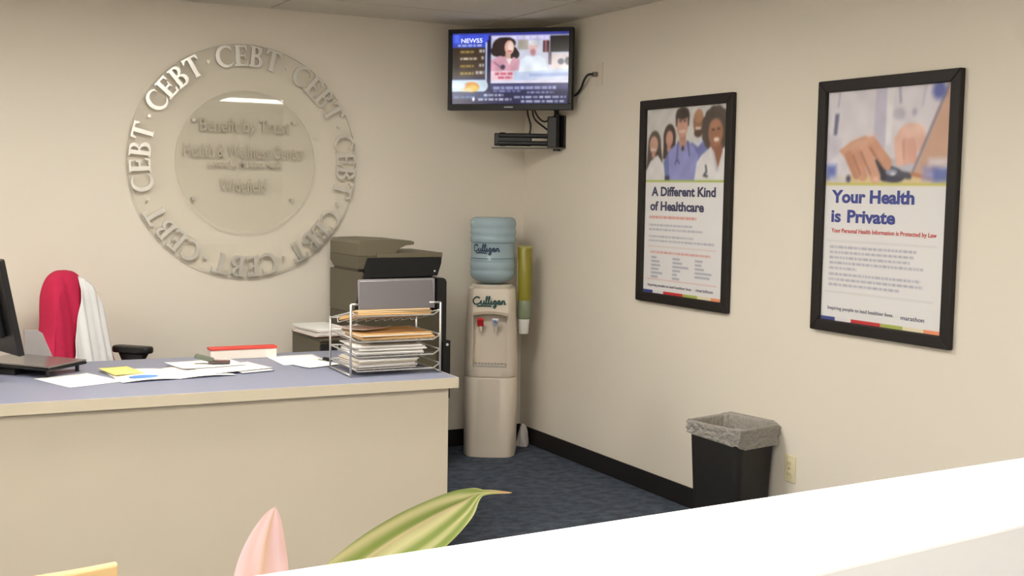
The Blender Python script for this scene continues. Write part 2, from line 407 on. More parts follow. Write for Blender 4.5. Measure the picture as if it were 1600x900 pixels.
for g in range(8):
    mid = math.radians(89-45*g); x = -tot/2
    for ch in 'CEBT':
        wv = LET[ch][1]*CH; ang = mid-(x+wv/2-.004)/(RB+.06)
        rad = Vector((math.cos(ang), 0, math.sin(ang))); tan = Vector((math.sin(ang), 0, -math.cos(ang)))
        o = link(bpy.data.objects.new('letter', lm[ch]), sg)
        o.matrix_local = frame(rad*RB-tan*(wv/2-.004)+Vector((0, -.0335, 0)), tan, rad); x += wv+.0067
    a = mid-math.radians(22.5)
    MB().tube([(.545*math.cos(a), -.026, .545*math.sin(a)), (.545*math.cos(a), -.038, .545*math.sin(a))], .0085, 12).build('dot', SILVERL, sg, auto=40)
ETCH = mat('etched_lettering', (182, 172, 152), .6, var=.03)
for body, size, z, xo in (('Benefit by Trust', .098, .155, .0), ('Health & Wellness Center', .098, .022, .0), ('powered by Marathon Health', .046, -.028, -.0), ('Widefield', .098, -.155, -.01)):
    wd = {'B': .475, 'H': .645, 'p': .385, 'W': .245}[body[0]]
    t = text_obj('lettering', body, size, ETCH, sg, frame((xo-.01, -.0372, z), (1, 0, 0), (0, 0, 1)), .0012, .0006, 'CENTER')
    xs = [v.co.x for v in t.data.vertices]; k = wd/(max(xs)-min(xs)); t.scale = (k, 1, 1); t.location.x = (xo-.01)*(1-k)

# ------------------------------------------------------------------ framed posters on the right wall
FRAME = mat('black_frame_wood', (24, 17, 13), .6, var=.15, scale=50)
GLASS = clear_mat('poster_glazing', (254, 254, 254), 1.2, .08)
PRINT = vcol_mat('poster_print', .55)
def poster(label, y0, y1, z0, z1, paintf, textf):
    t = thing('framed_poster', label, 'poster', (0, (y0+y1)/2, z0), 0, 'framed posters on the wall')
    Wd, Ht = y0-y1, z1-z0; b = .046; dp = .026
    # local: u along -y (viewer's right), z up, x negative toward room
    m = MB(); hw_ = Wd/2
    def bar(poly): m.prism(poly, (-.001, -dp), lambda u, v, k: (k, -u, v))
    bar([(-hw_, 0), (hw_, 0), (hw_-b, b), (-hw_+b, b)]); bar([(-hw_, Ht), (-hw_+b, Ht-b), (hw_-b, Ht-b), (hw_, Ht)])
    bar([(-hw_, 0), (-hw_+b, b), (-hw_+b, Ht-b), (-hw_, Ht)]); bar([(hw_, 0), (hw_, Ht), (hw_-b, Ht-b), (hw_-b, b)])
    m.build('frame', FRAME, t, bevel=.004)
    MB().box(-.006, -.002, -hw_+b-.004, hw_-b+.004, b-.004, Ht-b+.004).build('backing_board', BLACKM, t)
    w, h = Wd-2*b, Ht-2*b
    p = Paint(w, h, 200, 290, (232, 230, 230)); paintf(p)
    o = Vector((-.0085, w/2, Ht-b)); pr = p.build('print', PRINT, t, o, (0, -1, 0), (0, 0, -1))
    def txt(body, size, u, v, m_, width, bold=0):
        q = text_obj('lettering', body, size*h, m_, pr, frame((-.0094, w/2-u*w, Ht-b-v*h), (0, -1, 0), (0, 0, 1)), .0003, bold)
        ys = [k.co.y for k in q.data.vertices]; s = width*w/(max(ys)-min(ys)); q.scale = (1, s, 1); q.location.y = (w/2-u*w)*(1-s)
    textf(txt)
    MB().box(-.014, -.0125, -hw_+b-.004, hw_-b+.004, b-.004, Ht-b+.004).build('glazing', GLASS, t)
    return t
INK_BLUE = mat('ink_blue', (62, 74, 150), .6, var=.03); INK_RED = mat('ink_red', (200, 62, 58), .6, var=.03); INK_NAVY = mat('ink_navy', (58, 60, 96), .6, var=.03)
def strip(p):
    p.view(0, 0, p.W, p.H)
    for a, b, c in ((0, .13, (60, 70, 140)), (.13, .27, (225, 222, 226)), (.27, .52, (196, 48, 52)), (.52, .7, (170, 180, 90)), (.7, .86, (232, 222, 190)), (.86, 1, (238, 150, 110))):
        p.rect(a, .985, b, 1.01, c)
def paint1(p):
    ph = .387; p.view(0, 0, p.W, p.H*ph)
    p.rect(0, 0, 1, 1, (214, 212, 210))
    # woman in white, left
    p.ell(.105, .50, .085, .20, (92, 78, 70)); p.poly([(.02, .5), (.19, .5), (.22, .78), (.0, .85)], (84, 70, 64))
    p.ell(.095, .50, .056, .125, (200, 158, 140)); p.rect(.07, .58, .12, .68, (190, 148, 130))
    p.poly([(0, .86), (.06, .72), (.15, .64), (.22, .76), (.27, 1), (0, 1)], (224, 222, 224)); p.cap(.06, .56, .12, .57, .008, (235, 220, 215))
    # woman behind
    p.ell(.30, .40, .078, .18, (74, 58, 52)); p.poly([(.225, .4), (.375, .4), (.38, .68), (.22, .7)], (70, 56, 52)); p.ell(.298, .42, .047, .112, (204, 156, 138)); p.rect(.27, .5, .32, .6, (196, 148, 130))
    # blue scrubs: two men
    p.poly([(.56, .5), (.64, .46), (.73, .48), (.79, .56), (.76, 1), (.55, 1)], (118, 124, 188))
    p.ell(.655, .22, .063, .175, (150, 108, 82)); p.ell(.655, .14, .055, .09, (176, 132, 100)); p.ell(.655, .36, .05, .06, (92, 66, 54)); p.cap(.63, .30, .68, .30, .010, (225, 210, 200))
    p.poly([(.60, .43), (.655, .47), (.71, .42), (.72, .47), (.655, .55), (.59, .49)], (214, 214, 222))
    p.poly([(.23, .74), (.30, .58), (.385, .50), (.44, .46), (.53, .46), (.60, .53), (.66, .66), (.63, 1), (.27, 1), (.26, .95)], (146, 150, 208))
    p.poly([(.23, .74), (.29, .62), (.31, 1), (.26, 1)], (110, 122, 178)); p.rect(.25, .93, .31, 1, (60, 64, 90))
    p.rect(.425, .34, .505, .5, (190, 142, 124)); p.ell(.457, .225, .074, .185, (206, 158, 140)); p.ell(.457, .085, .082, .085, (74, 62, 58)); p.poly([(.37, .1), (.40, .1), (.39, .27), (.375, .25)], (70, 58, 54)); p.poly([(.52, .1), (.545, .1), (.54, .25), (.525, .27)], (70, 58, 54))
    p.cap(.425, .33, .49, .33, .010, (226, 206, 200)); p.cap(.42, .19, .445, .19, .006, (90, 66, 60)); p.cap(.475, .19, .5, .19, .006, (90, 66, 60))
    p.poly([(.42, .47), (.47, .62), (.52, .47), (.505, .45), (.435, .45)], (198, 150, 132)); p.ell(.47, .56, .018, .035, (58, 58, 80))
    for a, b in (((.41, .47), (.40, .7)), ((.53, .47), (.555, .66)), ((.40, .7), (.43, .76)), ((.40, .7), (.38, .77))): p.cap(*a, *b, .007, (84, 88, 140))
    # woman with curly hair, right
    for a in range(14):
        q = a*2*math.pi/14; p.ell(.86+.11*math.cos(q), .32+.22*math.sin(q), .06, .09, (88, 76, 68))
    p.ell(.86, .34, .13, .25, (84, 72, 66)); p.poly([(.80, .5), (.93, .5), (.96, .72), (.88, .92), (.78, .7)], (150, 100, 78))
    p.ell(.86, .37, .085, .185, (166, 116, 90)); p.ell(.855, .27, .06, .07, (188, 138, 112), al=.7, soft=6); p.ell(.87, .46, .032, .028, (240, 230, 224)); p.cap(.82, .33, .845, .33, .006, (70, 48, 42)); p.cap(.88, .32, .905, .32, .006, (70, 48, 42))
    p.poly([(.62, 1), (.645, .76), (.70, .66), (.81, .55), (.895, .84), (.955, .57), (1, .62), (1, 1)], (228, 226, 228)); p.poly([(.81, .55), (.85, .62), (.905, .86), (.88, .88)], (200, 198, 206))
    for a, b in (((.755, .80), (.765, .88)), ((.765, .88), (.735, .93)), ((.735, .93), (.775, .94))): p.cap(*a, *b, .009, (84, 84, 92))
    p.mottle(.018, 3); p.blur(2)
    p.view(0, 0, p.W, p.H); p.rect(0, .384, 1, .394, (172, 190, 88))
    ink = (128, 132, 156); red = (206, 96, 84)
    p.words(.06, .66, .585, .012, red, .75)
    for y, x in ((.628, .62), (.652, .74), (.69, .64), (.713, .88)): p.words(.06, x, y, .009, ink, .62)
    p.rect(.05, .742, .90, .745, (200, 150, 140), .7); p.words(.09, .84, .775, .010, red, .6)
    for cx, n, ws in ((.10, 6, (.07, .11, .12, .10, .15, .09)), (.38, 6, (.09, .12, .20, .1, .06, .09)), (.66, 5, (.09, .08, .11, .2, .18))):
        for k in range(n): p.rect(cx, .80+.021*k, cx+ws[k], .809+.021*k, ink, .62)
    p.rect(.05, .922, .92, .925, (214, 130, 120), .7)
    p.blur(1); strip(p)
def text1(t):
    t('A Different Kind', .068, .09, .468, INK_NAVY, .80, .0021); t('of Healthcare', .068, .07, .547, INK_NAVY, .68, .0021)
    t('Inspiring people to lead healthier lives', .022, .06, .963, INK_NAVY, .56); t('marathon', .026, .68, .963, INK_NAVY, .2)
poster('framed poster of a smiling medical team headed A Different Kind of Healthcare', -1.238, -1.9695, .963, 1.961, paint1, text1)
def paint2(p):
    ph = .398; p.view(0, 0, p.W, p.H*ph)
    p.rect(0, 0, 1, 1, (226, 221, 229))
    p.poly([(.41, 0), (.5, 0), (.5, .62), (.46, .68), (.40, .5)], (198, 194, 216), .8, 3); p.poly([(.5, 0), (.56, 0), (.54, .6), (.5, .6)], (238, 236, 240), .9, 2)
    p.poly([(0, .45), (.14, .52), (.12, .66), (0, .8)], (210, 206, 220), .8, 5); p.cap(.10, .02, .09, .16, .006, (180, 176, 196))
    p.poly([(.065, .24), (.10, .24), (.085, .47), (.055, .47)], (96, 98, 128), .9, 2)
    p.cap(.60, .0, .61, .16, .010, (150, 150, 178), .7); p.ell(.60, .28, .05, .06, (186, 184, 200), al=.7, soft=4); p.ell(.72, .27, .02, .04, (170, 168, 190), al=.7, soft=3); p.cap(.80, .02, .78, .2, .01, (206, 202, 216))
    p.rect(0, .92, 1, 1, (226, 208, 168)); p.poly([(.2, .9), (.75, .88), (.8, 1), (.15, 1)], (222, 200, 150), .8, 3)
    # right hand on the keyboard
    p.poly([(.56, .74), (.76, .74), (.72, .9), (.5, .88)], (196, 196, 206)); p.ell(.70, .54, .115, .16, (232, 190, 174)); p.cap(.60, .55, .62, .77, .032, (234, 192, 176)); p.cap(.66, .58, .675, .76, .03, (224, 176, 160)); p.cap(.71, .58, .725, .74, .03, (220, 172, 156)); p.cap(.645, .56, .65, .74, .006, (196, 140, 124), .7, 2)
    p.ell(.72, .45, .08, .06, (242, 208, 194), al=.7, soft=8)
    # left hand on the mouse
    p.ell(.54, .90, .125, .085, (66, 68, 86), rot=.15); p.poly([(.42, .74), (.56, .82), (.5, .98), (.40, .9)], (54, 54, 70)); p.ell(.56, .88, .05, .035, (150, 154, 176)); p.cap(.62, .90, .70, .92, .02, (86, 86, 102)); p.ell(.57, .90, .02, .015, (232, 232, 238))
    sk = (208, 158, 132)
    p.poly([(.11, .64), (.22, .54), (.33, .49), (.40, .53), (.45, .63), (.40, .78), (.30, .82), (.2, .78)], sk)
    p.cap(.20, .70, .27, .89, .038, (196, 142, 116)); p.cap(.26, .66, .325, .91, .038, (208, 156, 130)); p.cap(.33, .62, .43, .93, .042, (216, 166, 142)); p.cap(.39, .57, .52, .79, .040, (206, 154, 128))
    for a, b in (((.235, .7), (.30, .9)), ((.30, .66), (.385, .9)), ((.375, .62), (.47, .8))): p.cap(*a, *b, .006, (150, 100, 80), .7, 2)
    p.ell(.30, .56, .10, .04, (228, 184, 160), rot=-.3, al=.6, soft=8); p.ell(.435, .955, .025, .03, (236, 196, 180), al=.9, soft=2)
    # laptop lid
    p.poly([(.985, .0), (1, .0), (1, .80), (.80, .93), (.73, .92)], (206, 168, 146)); p.cap(.975, .0, .72, .9, .010, (150, 138, 150)); p.cap(.72, .9, .86, .95, .012, (190, 130, 100))
    # out of focus blue shapes
    p.ell(.90, .07, .05, .09, (92, 104, 176), al=.95, soft=8); p.rect(0, .80, .09, .96, (92, 110, 186), .9, 8); p.rect(.04, .92, .2, 1, (216, 214, 228), .8, 8); p.rect(.80, .82, .92, .97, (150, 152, 206), .8, 8); p.rect(.88, .84, 1, .98, (96, 112, 180), .9, 8); p.rect(.84, .74, 1, .82, (226, 222, 232), .8, 6); p.ell(.2, .95, .02, .04, (80, 80, 110), soft=3)
    p.mottle(.015, 5); p.blur(2)
    p.view(0, 0, p.W, p.H); p.rect(0, .395, 1, .406, (206, 200, 110))
    ink = (140, 142, 164)
    p.rect(.03, .648, .93, .651, (190, 190, 184), .8)
    for y, x, s in ((.676, .78, .06), (.699, .76, .06), (.722, .74, .06), (.745, .84, .06), (.768, .30, .06), (.795, .82, .06), (.818, .84, .06), (.841, .66, .06)): p.words(s, x, y, .009, ink, .7)
    p.rect(.03, .872, .92, .875, (190, 190, 184), .8)
    p.blur(1); strip(p)
def text2(t):
    t('Your Health', .075, .07, .480, INK_BLUE, .69, .0026); t('is', .075, .06, .565, INK_BLUE, .085, .0022); t('Private', .075, .20, .565, INK_BLUE, .40, .0024)
    t('Your Personal Health Information is Protected by Law', .026, .07, .612, INK_RED, .86, .0004)
    t('Inspiring people to lead healthier lives.', .022, .06, .952, INK_NAVY, .56); t('marathon', .026, .68, .957, INK_NAVY, .18)
poster('framed poster of hands on a computer mouse headed Your Health is Private', -2.518, -3.242, .957, 1.966, paint2, text2)

# ------------------------------------------------------------------ television in the corner
tvc = Vector((-.312, -.385, 2.168)); tv = thing('television', 'black flat screen television in the corner showing a news broadcast', 'television', tvc, math.radians(-45))
TW, TH = .715, .445       # local x right, -y toward the room
MB().box(-TW/2, TW/2, 0, .035, -TH/2, TH/2).build('casing', BLACK, tv, bevel=.006)
MB().box(-TW/2+.08, TW/2-.08, .035, .062, -TH/2+.05, TH/2-.08).build('back_cover', BLACK, tv, bevel=.01)
f = MB(); bw = .022
f.box(-TW/2, TW/2, -.012, 0, TH/2-bw, TH/2); f.box(-TW/2, TW/2, -.012, 0, -TH/2, -TH/2+.034); f.box(-TW/2, -TW/2+bw, -.012, 0, -TH/2+.034, TH/2-bw); f.box(TW/2-bw, TW/2, -.012, 0, -TH/2+.034, TH/2-bw)
bz = f.build('bezel', mat('bezel_gloss_black', (9, 8, 9), .35, var=.05, Specular_IOR_Level=.3), tv, bevel=.002)
MB().box(-.025, .025, -.0128, -.012, -TH/2+.013, -TH/2+.019).build('logo', mat('logo_grey', (170, 170, 176), .4), bz)
sw, sh = TW-2*bw, TH-bw-.034
p = Paint(sw, sh, 260, 150, (24, 26, 74))
p.rect(.0, .0, 1, .05, (56, 60, 150)); p.rect(0, .02, .315, .14, (66, 86, 226)); p.rect(.02, .02, .06, .14, (90, 120, 240), .8, 4)
p.rect(0, .14, .29, .205, (58, 78, 196)); p.words(.05, .26, .172, .03, (226, 232, 250), .85, (.02, .05), .01)
p.rect(0, .205, .285, .62, (62, 44, 30)); p.rect(.0, .205, .06, .62, (44, 32, 24), .8, 6)
for k, y in enumerate((.262, .358, .462, .565)):
    p.words(.07, (.19, .22, .19, .19)[k], y, .034, ((190, 168, 90), (226, 214, 190), (178, 150, 60), (206, 182, 90))[k], .85, (.02, .05), .006)
    p.words((.235, .255, .235, .205)[k], .282, y-.01, .045, (222, 222, 226), .85, (.015, .03), .006)
p.rect(.29, .13, .305, .7, (206, 214, 236)); p.rect(.305, .1, .33, .72, (20, 20, 58))
p.rect(0, .655, .27, .825, (206, 226, 240)); p.ell(.27, .74, .045, .085, (206, 226, 240)); p.ell(.17, .76, .07, .075, (222, 150, 70)); p.ell(.18, .78, .05, .05, (232, 196, 80)); p.ell(.13, .80, .06, .03, (236, 216, 170), al=.8, soft=3); p.ell(.06, .74, .06, .05, (228, 240, 248), soft=4)
# the picture
p.view(.335*sw, .04*sh, .665*sw, .67*sh)
p.rect(0, 0, 1, 1, (206, 208, 224)); p.rect(0, 0, .76, .10, (196, 190, 240)); p.words(.02, .74, .05, .06, (236, 232, 250), .8, (.05, .12), .02)
p.rect(.35, .1, .48, .3, (178, 170, 160)); p.rect(.76, .02, 1, .36, (40, 36, 34)); p.rect(.67, .12, .75, .36, (70, 36, 44)); p.rect(.69, .12, .72, .36, (150, 96, 104))
p.rect(.78, .4, 1, .72, (222, 208, 206)); p.rect(.74, .36, .78, .62, (110, 92, 110)); p.ell(.9, .56, .04, .06, (60, 70, 90), soft=3); p.ell(.99, .55, .04, .08, (40, 46, 60), soft=3)
for a, b, c, d in ((.15, .24, .13, .20), (.09, .32, .09, .12), (.26, .36, .09, .14), (.20, .16, .12, .12), (.31, .40, .06, .10)): p.ell(a, b, c, d, (44, 30, 30), soft=2)
p.ell(.24, .25, .062, .15, (224, 178, 160)); p.ell(.255, .24, .035, .10, (244, 214, 202), soft=3); p.cap(.225, .33, .265, .33, .008, (190, 90, 90)); p.rect(.19, .36, .26, .5, (214, 168, 150))
p.poly([(.0, .52), (.12, .42), (.20, .46), (.24, .58), (.29, .45), (.37, .5), (.40, .72), (.0, .78)], (216, 160, 178)); p.cap(.05, .56, .16, .70, .012, (170, 120, 146)); p.poly([(.2, .48), (.24, .62), (.28, .48)], (240, 226, 222)); p.ell(.16, .66, .03, .05, (70, 60, 80), soft=2)
p.poly([(.38, .52), (.47, .42), (.54, .46), (.62, .42), (.70, .5), (.74, .80), (.36, .80)], (224, 234, 246)); p.ell(.545, .25, .058, .13, (226, 190, 186)); p.ell(.545, .16, .055, .06, (222, 222, 228)); p.ell(.545, .36, .035, .07, (190, 130, 140), soft=3)
p.poly([(.3, .78), (1, .70), (1, 1), (.3, 1)], (190, 204, 232)); p.poly([(.5, .80), (1, .78), (1, .86), (.5, .86)], (140, 158, 206), .8, 4); p.poly([(.6, .90), (1, .86), (1, .92), (.6, .95)], (224, 222, 236), .8, 4)
p.rect(0, .74, .30, 1, (238, 206, 216)); p.words(.06, .30, .80, .05, (206, 70, 100), .85, (.04, .08), .015); p.words(.1, .28, .88, .045, (196, 50, 80), .9, (.04, .08), .012); p.rect(0, .94, 1, 1, (226, 222, 240))
p.view(0, 0, sw, sh)
p.rect(.335, .72, 1, .80, (64, 66, 120), .7, 3)
p.words(.36, .90, .775, .045, (186, 190, 226), .85, (.02, .07), .008); p.words(.36, .60, .82, .03, (150, 156, 206), .8, (.02, .06), .01); p.words(.65, .88, .84, .03, (176, 180, 216), .8)
p.rect(0, .83, .33, .93, (60, 84, 130), .6, 4); p.words(.28, .45, .875, .035, (220, 224, 240), .85); p.words(.54, .98, .905, .035, (206, 208, 226), .85, (.02, .06), .01); p.words(.02, .2, .90, .03, (150, 166, 206), .6); p.words(.23, .52, .935, .035, (226, 228, 240), .9, (.02, .06), .01); p.words(.60, .98, .965, .035, (210, 212, 230), .85, (.02, .06), .01); p.ell(.19, .93, .012, .03, (240, 240, 250))
p.mottle(.03, 9); p.blur(2)
scr = p.build('screen', vcol_mat('screen_glow', .15, .95), tv, (-sw/2, -.002, TH/2-bw), (1, 0, 0), (0, 0, -1))
text_obj('lettering', 'NEWS5', .034, emit_mat('screen_white', (214, 226, 255), .95), scr, frame((-sw/2+.05, -.0028, TH/2-bw-.052), (1, 0, 0), (0, 0, 1)), .0002, .0006, sx=1.15)

# corner mount under it, and the set top box
mt = thing('tv_wall_mount', 'black swivel television bracket with cables on the corner wall', 'wall mount', (0, -.43, 1.74))
MB().box(-.012, 0, -.05, .05, .0, .185).build('wall_plate', BLACK, mt, bevel=.003)
MB().tube([(-.03, 0, -.012), (-.03, 0, .19)], .020, 16).build('pivot', BLACK, mt, auto=40)
MB().obox((-.04, .02, .092), (.02, -.02, 0), (.028, .03, 0), (0, 0, .088)).build('knuckle', BLACK, mt, bevel=.006)
a = MB(); A0, A1 = Vector((-.04, .03, 0)), Vector((-.30, .19, 0)); dr = (A1-A0).normalized(); nr = Vector((-dr.y, dr.x, 0))
c = (A0+A1)/2; hl = (A1-A0).length/2
MB().obox((c.x, c.y, .072), dr*hl, nr*.022, (0, 0, .013)).build('arm', BLACK, mt, bevel=.010, seg=3)
MB().obox((c.x, c.y, .030), dr*hl*1.02, nr*.022, (0, 0, .013)).build('arm', BLACK, mt, bevel=.010, seg=3)
MB().obox((c.x+dr.x*.07, c.y+dr.y*.07, .05), dr*.105, nr*.017, (0, 0, .036)).build('arm_joint', BLACK, mt, bevel=.006)
MB().tube([(A1.x+.02, A1.y-.012, .012), (A1.x+.02, A1.y-.012, .09)], .017, 16).build('hinge_pin', SILVER if False else BLACK, mt, auto=40)
# upright that carries the screen
MB().tube([(-.03, .0, .17), (-.035, .02, .28), (-.13, .10, .34), (-.27, .09, .40)], .014, 10).build('tilt_arm', BLACK, mt, smooth=True)
MB().obox((-.268, .082, .43), (.07, -.07, 0), (.008, .008, 0), (0, 0, .07)).build('screen_plate', BLACK, mt, bevel=.003)
for k, (pp) in enumerate(([(-.19, .06, .25), (-.185, .06, .19), (-.16, .07, .13), (-.16, .08, .08)], [(-.165, .05, .25), (-.15, .05, .17), (-.09, .04, .12), (-.06, .03, .10)], [(-.175, .05, .26), (-.14, .03, .18), (-.10, .02, .15), (-.07, .0, .17)])):
    MB().tube(crom([(x, y, z) for x, y, z in pp], 6), .0055, 6).build('cable', BLACK, mt, smooth=True)
SHELF = mat('dark_thin_shelf', (70, 66, 60), .4)
MB().prism([(-.33, .215), (-.30, .235), (-.012, .06), (-.012, -.06), (-.05, -.03)], (.0, .006), lambda u, v, t: (u, v, t)).build('support_plate', SHELF, mt)
# wall plate and cord at the right
jp = thing('wall_jack', 'pale wall plate with black plug high beside the television', 'outlet', (0, -.815, 2.07))
MB().prism(rrect(-.036, .036, 0, .115, .006), (-.0005, -.006), lambda u, v, t: (t, u, v)).build('plate', mat('pale_wallplate', (222, 212, 194), .4), jp, bevel=.001)
MB().box(-.03, -.006, .004, .03, .045, .07).build('plug', mat('grey_plug', (120, 112, 104), .5), jp, bevel=.003)
cord = MB().tube(crom([(-.032, -.800, 2.127), (-.040, -.765, 2.126), (-.032, -.715, 2.105), (-.020, -.66, 2.06), (-.016, -.60, 2.03), (-.02, -.53, 2.03)], 8), .0065, 8).build('power_cord', BLACK, None, smooth=True)
tag(cord, 'black power cord running from the television to the wall plate', 'cord')

# ------------------------------------------------------------------ water cooler, bottle, cup dispenser
CF = Vector((-.52, -.854, 0)).normalized(); CRZ = math.atan2(CF.y, CF.x)+math.pi/2       # local -y = facing
CC = Vector((-.322, -.236, 0))
wc = thing('water_cooler', 'cream upright water cooler with red and blue taps in the corner', 'water cooler', CC, CRZ)
BODY = mat('cooler_cream', (222, 210, 194), .38, var=.015)
xs = sorted(set([-.0951, -.0949, .0949, .0951]+[round(-.13+.26*i/16, 4) for i in range(17)]))
def dsec(w, d, bulge, rec=0, rx=.095):
    """D-shaped section: bowed front at -y, rounded sides, flat back"""
    pts = []; k = w/.26
    for x in xs:
        X = x*k if abs(abs(x)-.095) > .0005 else x; t = X/(w/2)
        y = -d/2-bulge*(1-abs(t)**2.2)+.045*max(0, abs(t)-.72)**2/.0784
        if abs(x) < .095: y = y+rec
        pts.append((X, y))
    return pts+[(w/2, d/2-.03), (w/2-.03, d/2), (-w/2+.03, d/2), (-w/2, d/2-.03)]
def loft(secs):
    m = MB(); n = len(secs[0][0]); vs = [(x, y, z) for s_, z in secs for x, y in s_]
    return m.add(vs, [tuple(range(n))[::-1], tuple((len(secs)-1)*n+i for i in range(n))]+[(j*n+i, j*n+(i+1) % n, (j+1)*n+(i+1) % n, (j+1)*n+i) for j in range(len(secs)-1) for i in range(n)])
loft([(dsec(.285, .23, .025), 0), (dsec(.292, .235, .026), .012), (dsec(.296, .235, .026), .448), (dsec(.290, .23, .024), .454)]).build('lower_cabinet', BODY, wc, auto=35)
loft([(dsec(.290, .23, .024), .456), (dsec(.296, .235, .026), .462), (dsec(.294, .235, .026), .515), (dsec(.294, .235, .026, .055), .516), (dsec(.276, .225, .024, .055), .815), (dsec(.276, .225, .026), .816), (dsec(.268, .22, .024), .93), (dsec(.262, .215, .022), .952), (dsec(.235, .19, .02), .962)]).build('upper_housing', BODY, wc, auto=35)
tr = MB().prism([(-.092, -.142), (.092, -.142), (.092, -.085), (-.092, -.085)], (.516, .53), lambda u, v, t: (u, v, t)).build('drip_tray', mat('drip_tray_grey', (196, 188, 178), .5), wc, bevel=.003)
gr = MB()
for k in range(9): gr.box(-.08+.018*k, -.074+.018*k, -.135, -.09, .53, .533)
gr.build('grille', mat('drip_grille', (150, 146, 140), .5), tr)
MB().prism([(-.1, .802), (-.1, .818)]+[(-.1+.2*i/12, .818+.012*math.sin(math.pi*i/12)) for i in range(13)]+[(.1, .802)]+[(.1-.2*i/12, .802+.014*math.sin(math.pi*i/12)) for i in range(13)], (-.146, -.118), lambda u, v, t: (u, t, v)).build('arch_trim', mat('cooler_trim', (186, 172, 152), .4), wc)
for x, colr, nm in ((-.054, (206, 44, 48), 'red lever tap'), (.030, (222, 222, 228), 'white lever tap')):
    tp = MB(); tp.tube([(x, -.085, .748), (x, -.125, .748)], .011, 12); tp.tube([(x, -.122, .752), (x, -.122, .715)], [.010, .008], 12)
    t_ = tp.build('tap', CREAM, wc, auto=40); t_['label'] = nm
    MB().obox((x, -.139, .767), (.018, 0, 0), (0, .006, .005), (0, -.016, .021)).build('lever', mat('lever_'+nm[:3], colr, .35), t_, bevel=.003)
MB().tube([(.030, -.158, .775), (.030, -.162, .777)], .007, 10).build('blue_dot', mat('tap_blue', (70, 90, 170), .4), wc)
MB().lathe([(.115, .955), (.118, .965), (.108, .975), (.09, .972)], 32).build('bottle_collar', CREAM, wc, auto=40)
# the cursive name, drawn as pen strokes
SCRIPT = [[(.95, .80), (.75, 1.0), (.35, .95), (.02, .5), (.18, .08), (.6, 0), (1.0, .22), (1.15, .5), (1.13, .12), (1.28, 0), (1.48, .14), (1.56, .5), (1.55, .12), (1.68, .02), (1.86, .4), (2.0, .95), (1.93, 1.1), (1.84, .6), (1.9, .05), (2.06, .06), (2.22, .4), (2.36, .95), (2.29, 1.1), (2.2, .6), (2.26, .05), (2.42, .06), (2.6, .5), (2.58, .1), (2.72, .03), (2.95, .35), (3.2, .47), (3.02, .52), (2.9, .25), (3.05, .04), (3.2, .22), (3.22, .5), (3.2, -.25), (3.05, -.5), (2.9, -.35), (3.15, -.05), (3.45, .2), (3.76, .47), (3.57, .52), (3.45, .25), (3.6, .04), (3.75, .22), (3.78, .5), (3.78, .1), (3.92, .04), (4.08, .5), (4.08, 0), (4.1, .3), (4.27, .52), (4.4, .4), (4.42, .06), (4.62, .12)]]
DOT_UNDER = [[(2.62, .74), (2.66, .80)], [(.55, -.28), (1.4, -.22), (2.6, -.26)]]
def script(name, m, parent, h, x0, z0, fn, wd=.15):
    for nme, sts in ((name, SCRIPT), ('dot', DOT_UNDER[:1]), ('underline', DOT_UNDER[1:])):
        mm = MB()
        for st in sts:
            q = crom([(a, b, 0) for a, b in st], 6); vs, fs = ribbon([(v.x*h+x0, v.y*h+z0) for v in q], wd*h, fn); mm.add(vs, fs)
        mm.build(nme, m, parent)
GREEN = mat('script_green', (30, 74, 70), .5)
def on_cooler(x, z):
    t = x/.136; return (x, -.1125-.0255*(1-abs(t)**2.2)+.045*max(0, abs(t)-.72)**2/.0784-.0035, z)
script('lettering', GREEN, wc, .040, -.098, .868, on_cooler, .2)
# bottle
wb = thing('water_bottle', 'translucent blue five gallon water bottle upside down on the cooler', 'water bottle', CC+Vector((0, 0, .976)), CRZ)
BW = bpy.data.materials.new('bottle_blue'); BW.use_nodes = True; bb = BW.node_tree.nodes['Principled BSDF']
bb.inputs['Base Color'].default_value = lin((182, 204, 214))+(1,); bb.inputs['Roughness'].default_value = .14; bb.inputs['Transmission Weight'].default_value = .3; bb.inputs['IOR'].default_value = 1.3
pf = [(.03, 0), (.06, .004), (.095, .016), (.116, .032), (.126, .052), (.127, .07), (.122, .078), (.127, .086), (.128, .118), (.123, .126), (.1275, .134), (.1275, .142), (.124, .147), (.124, .232), (.1285, .238), (.1295, .262), (.124, .272), (.1295, .282), (.1295, .305), (.124, .315), (.1295, .325), (.129, .352), (.122, .368), (.105, .376), (.03, .374)]
bo = MB().lathe(pf, 48).build('bottle', BW, wb, smooth=True)
bands = MB()
for z in (.145, .236): bands.lathe([(.1262, z-.004), (.1275, z), (.1262, z+.004)], 48, cap=False)
bands.build('band', mat('bottle_band', (96, 120, 134), .3), wb, smooth=True)
def on_bottle(x, z):
    a = x/.126; return (.126*math.sin(a), -.126*math.cos(a), z)
script('lettering', mat('script_navy', (34, 56, 82), .5), wb, .036, -.118, .186, on_bottle, .2)
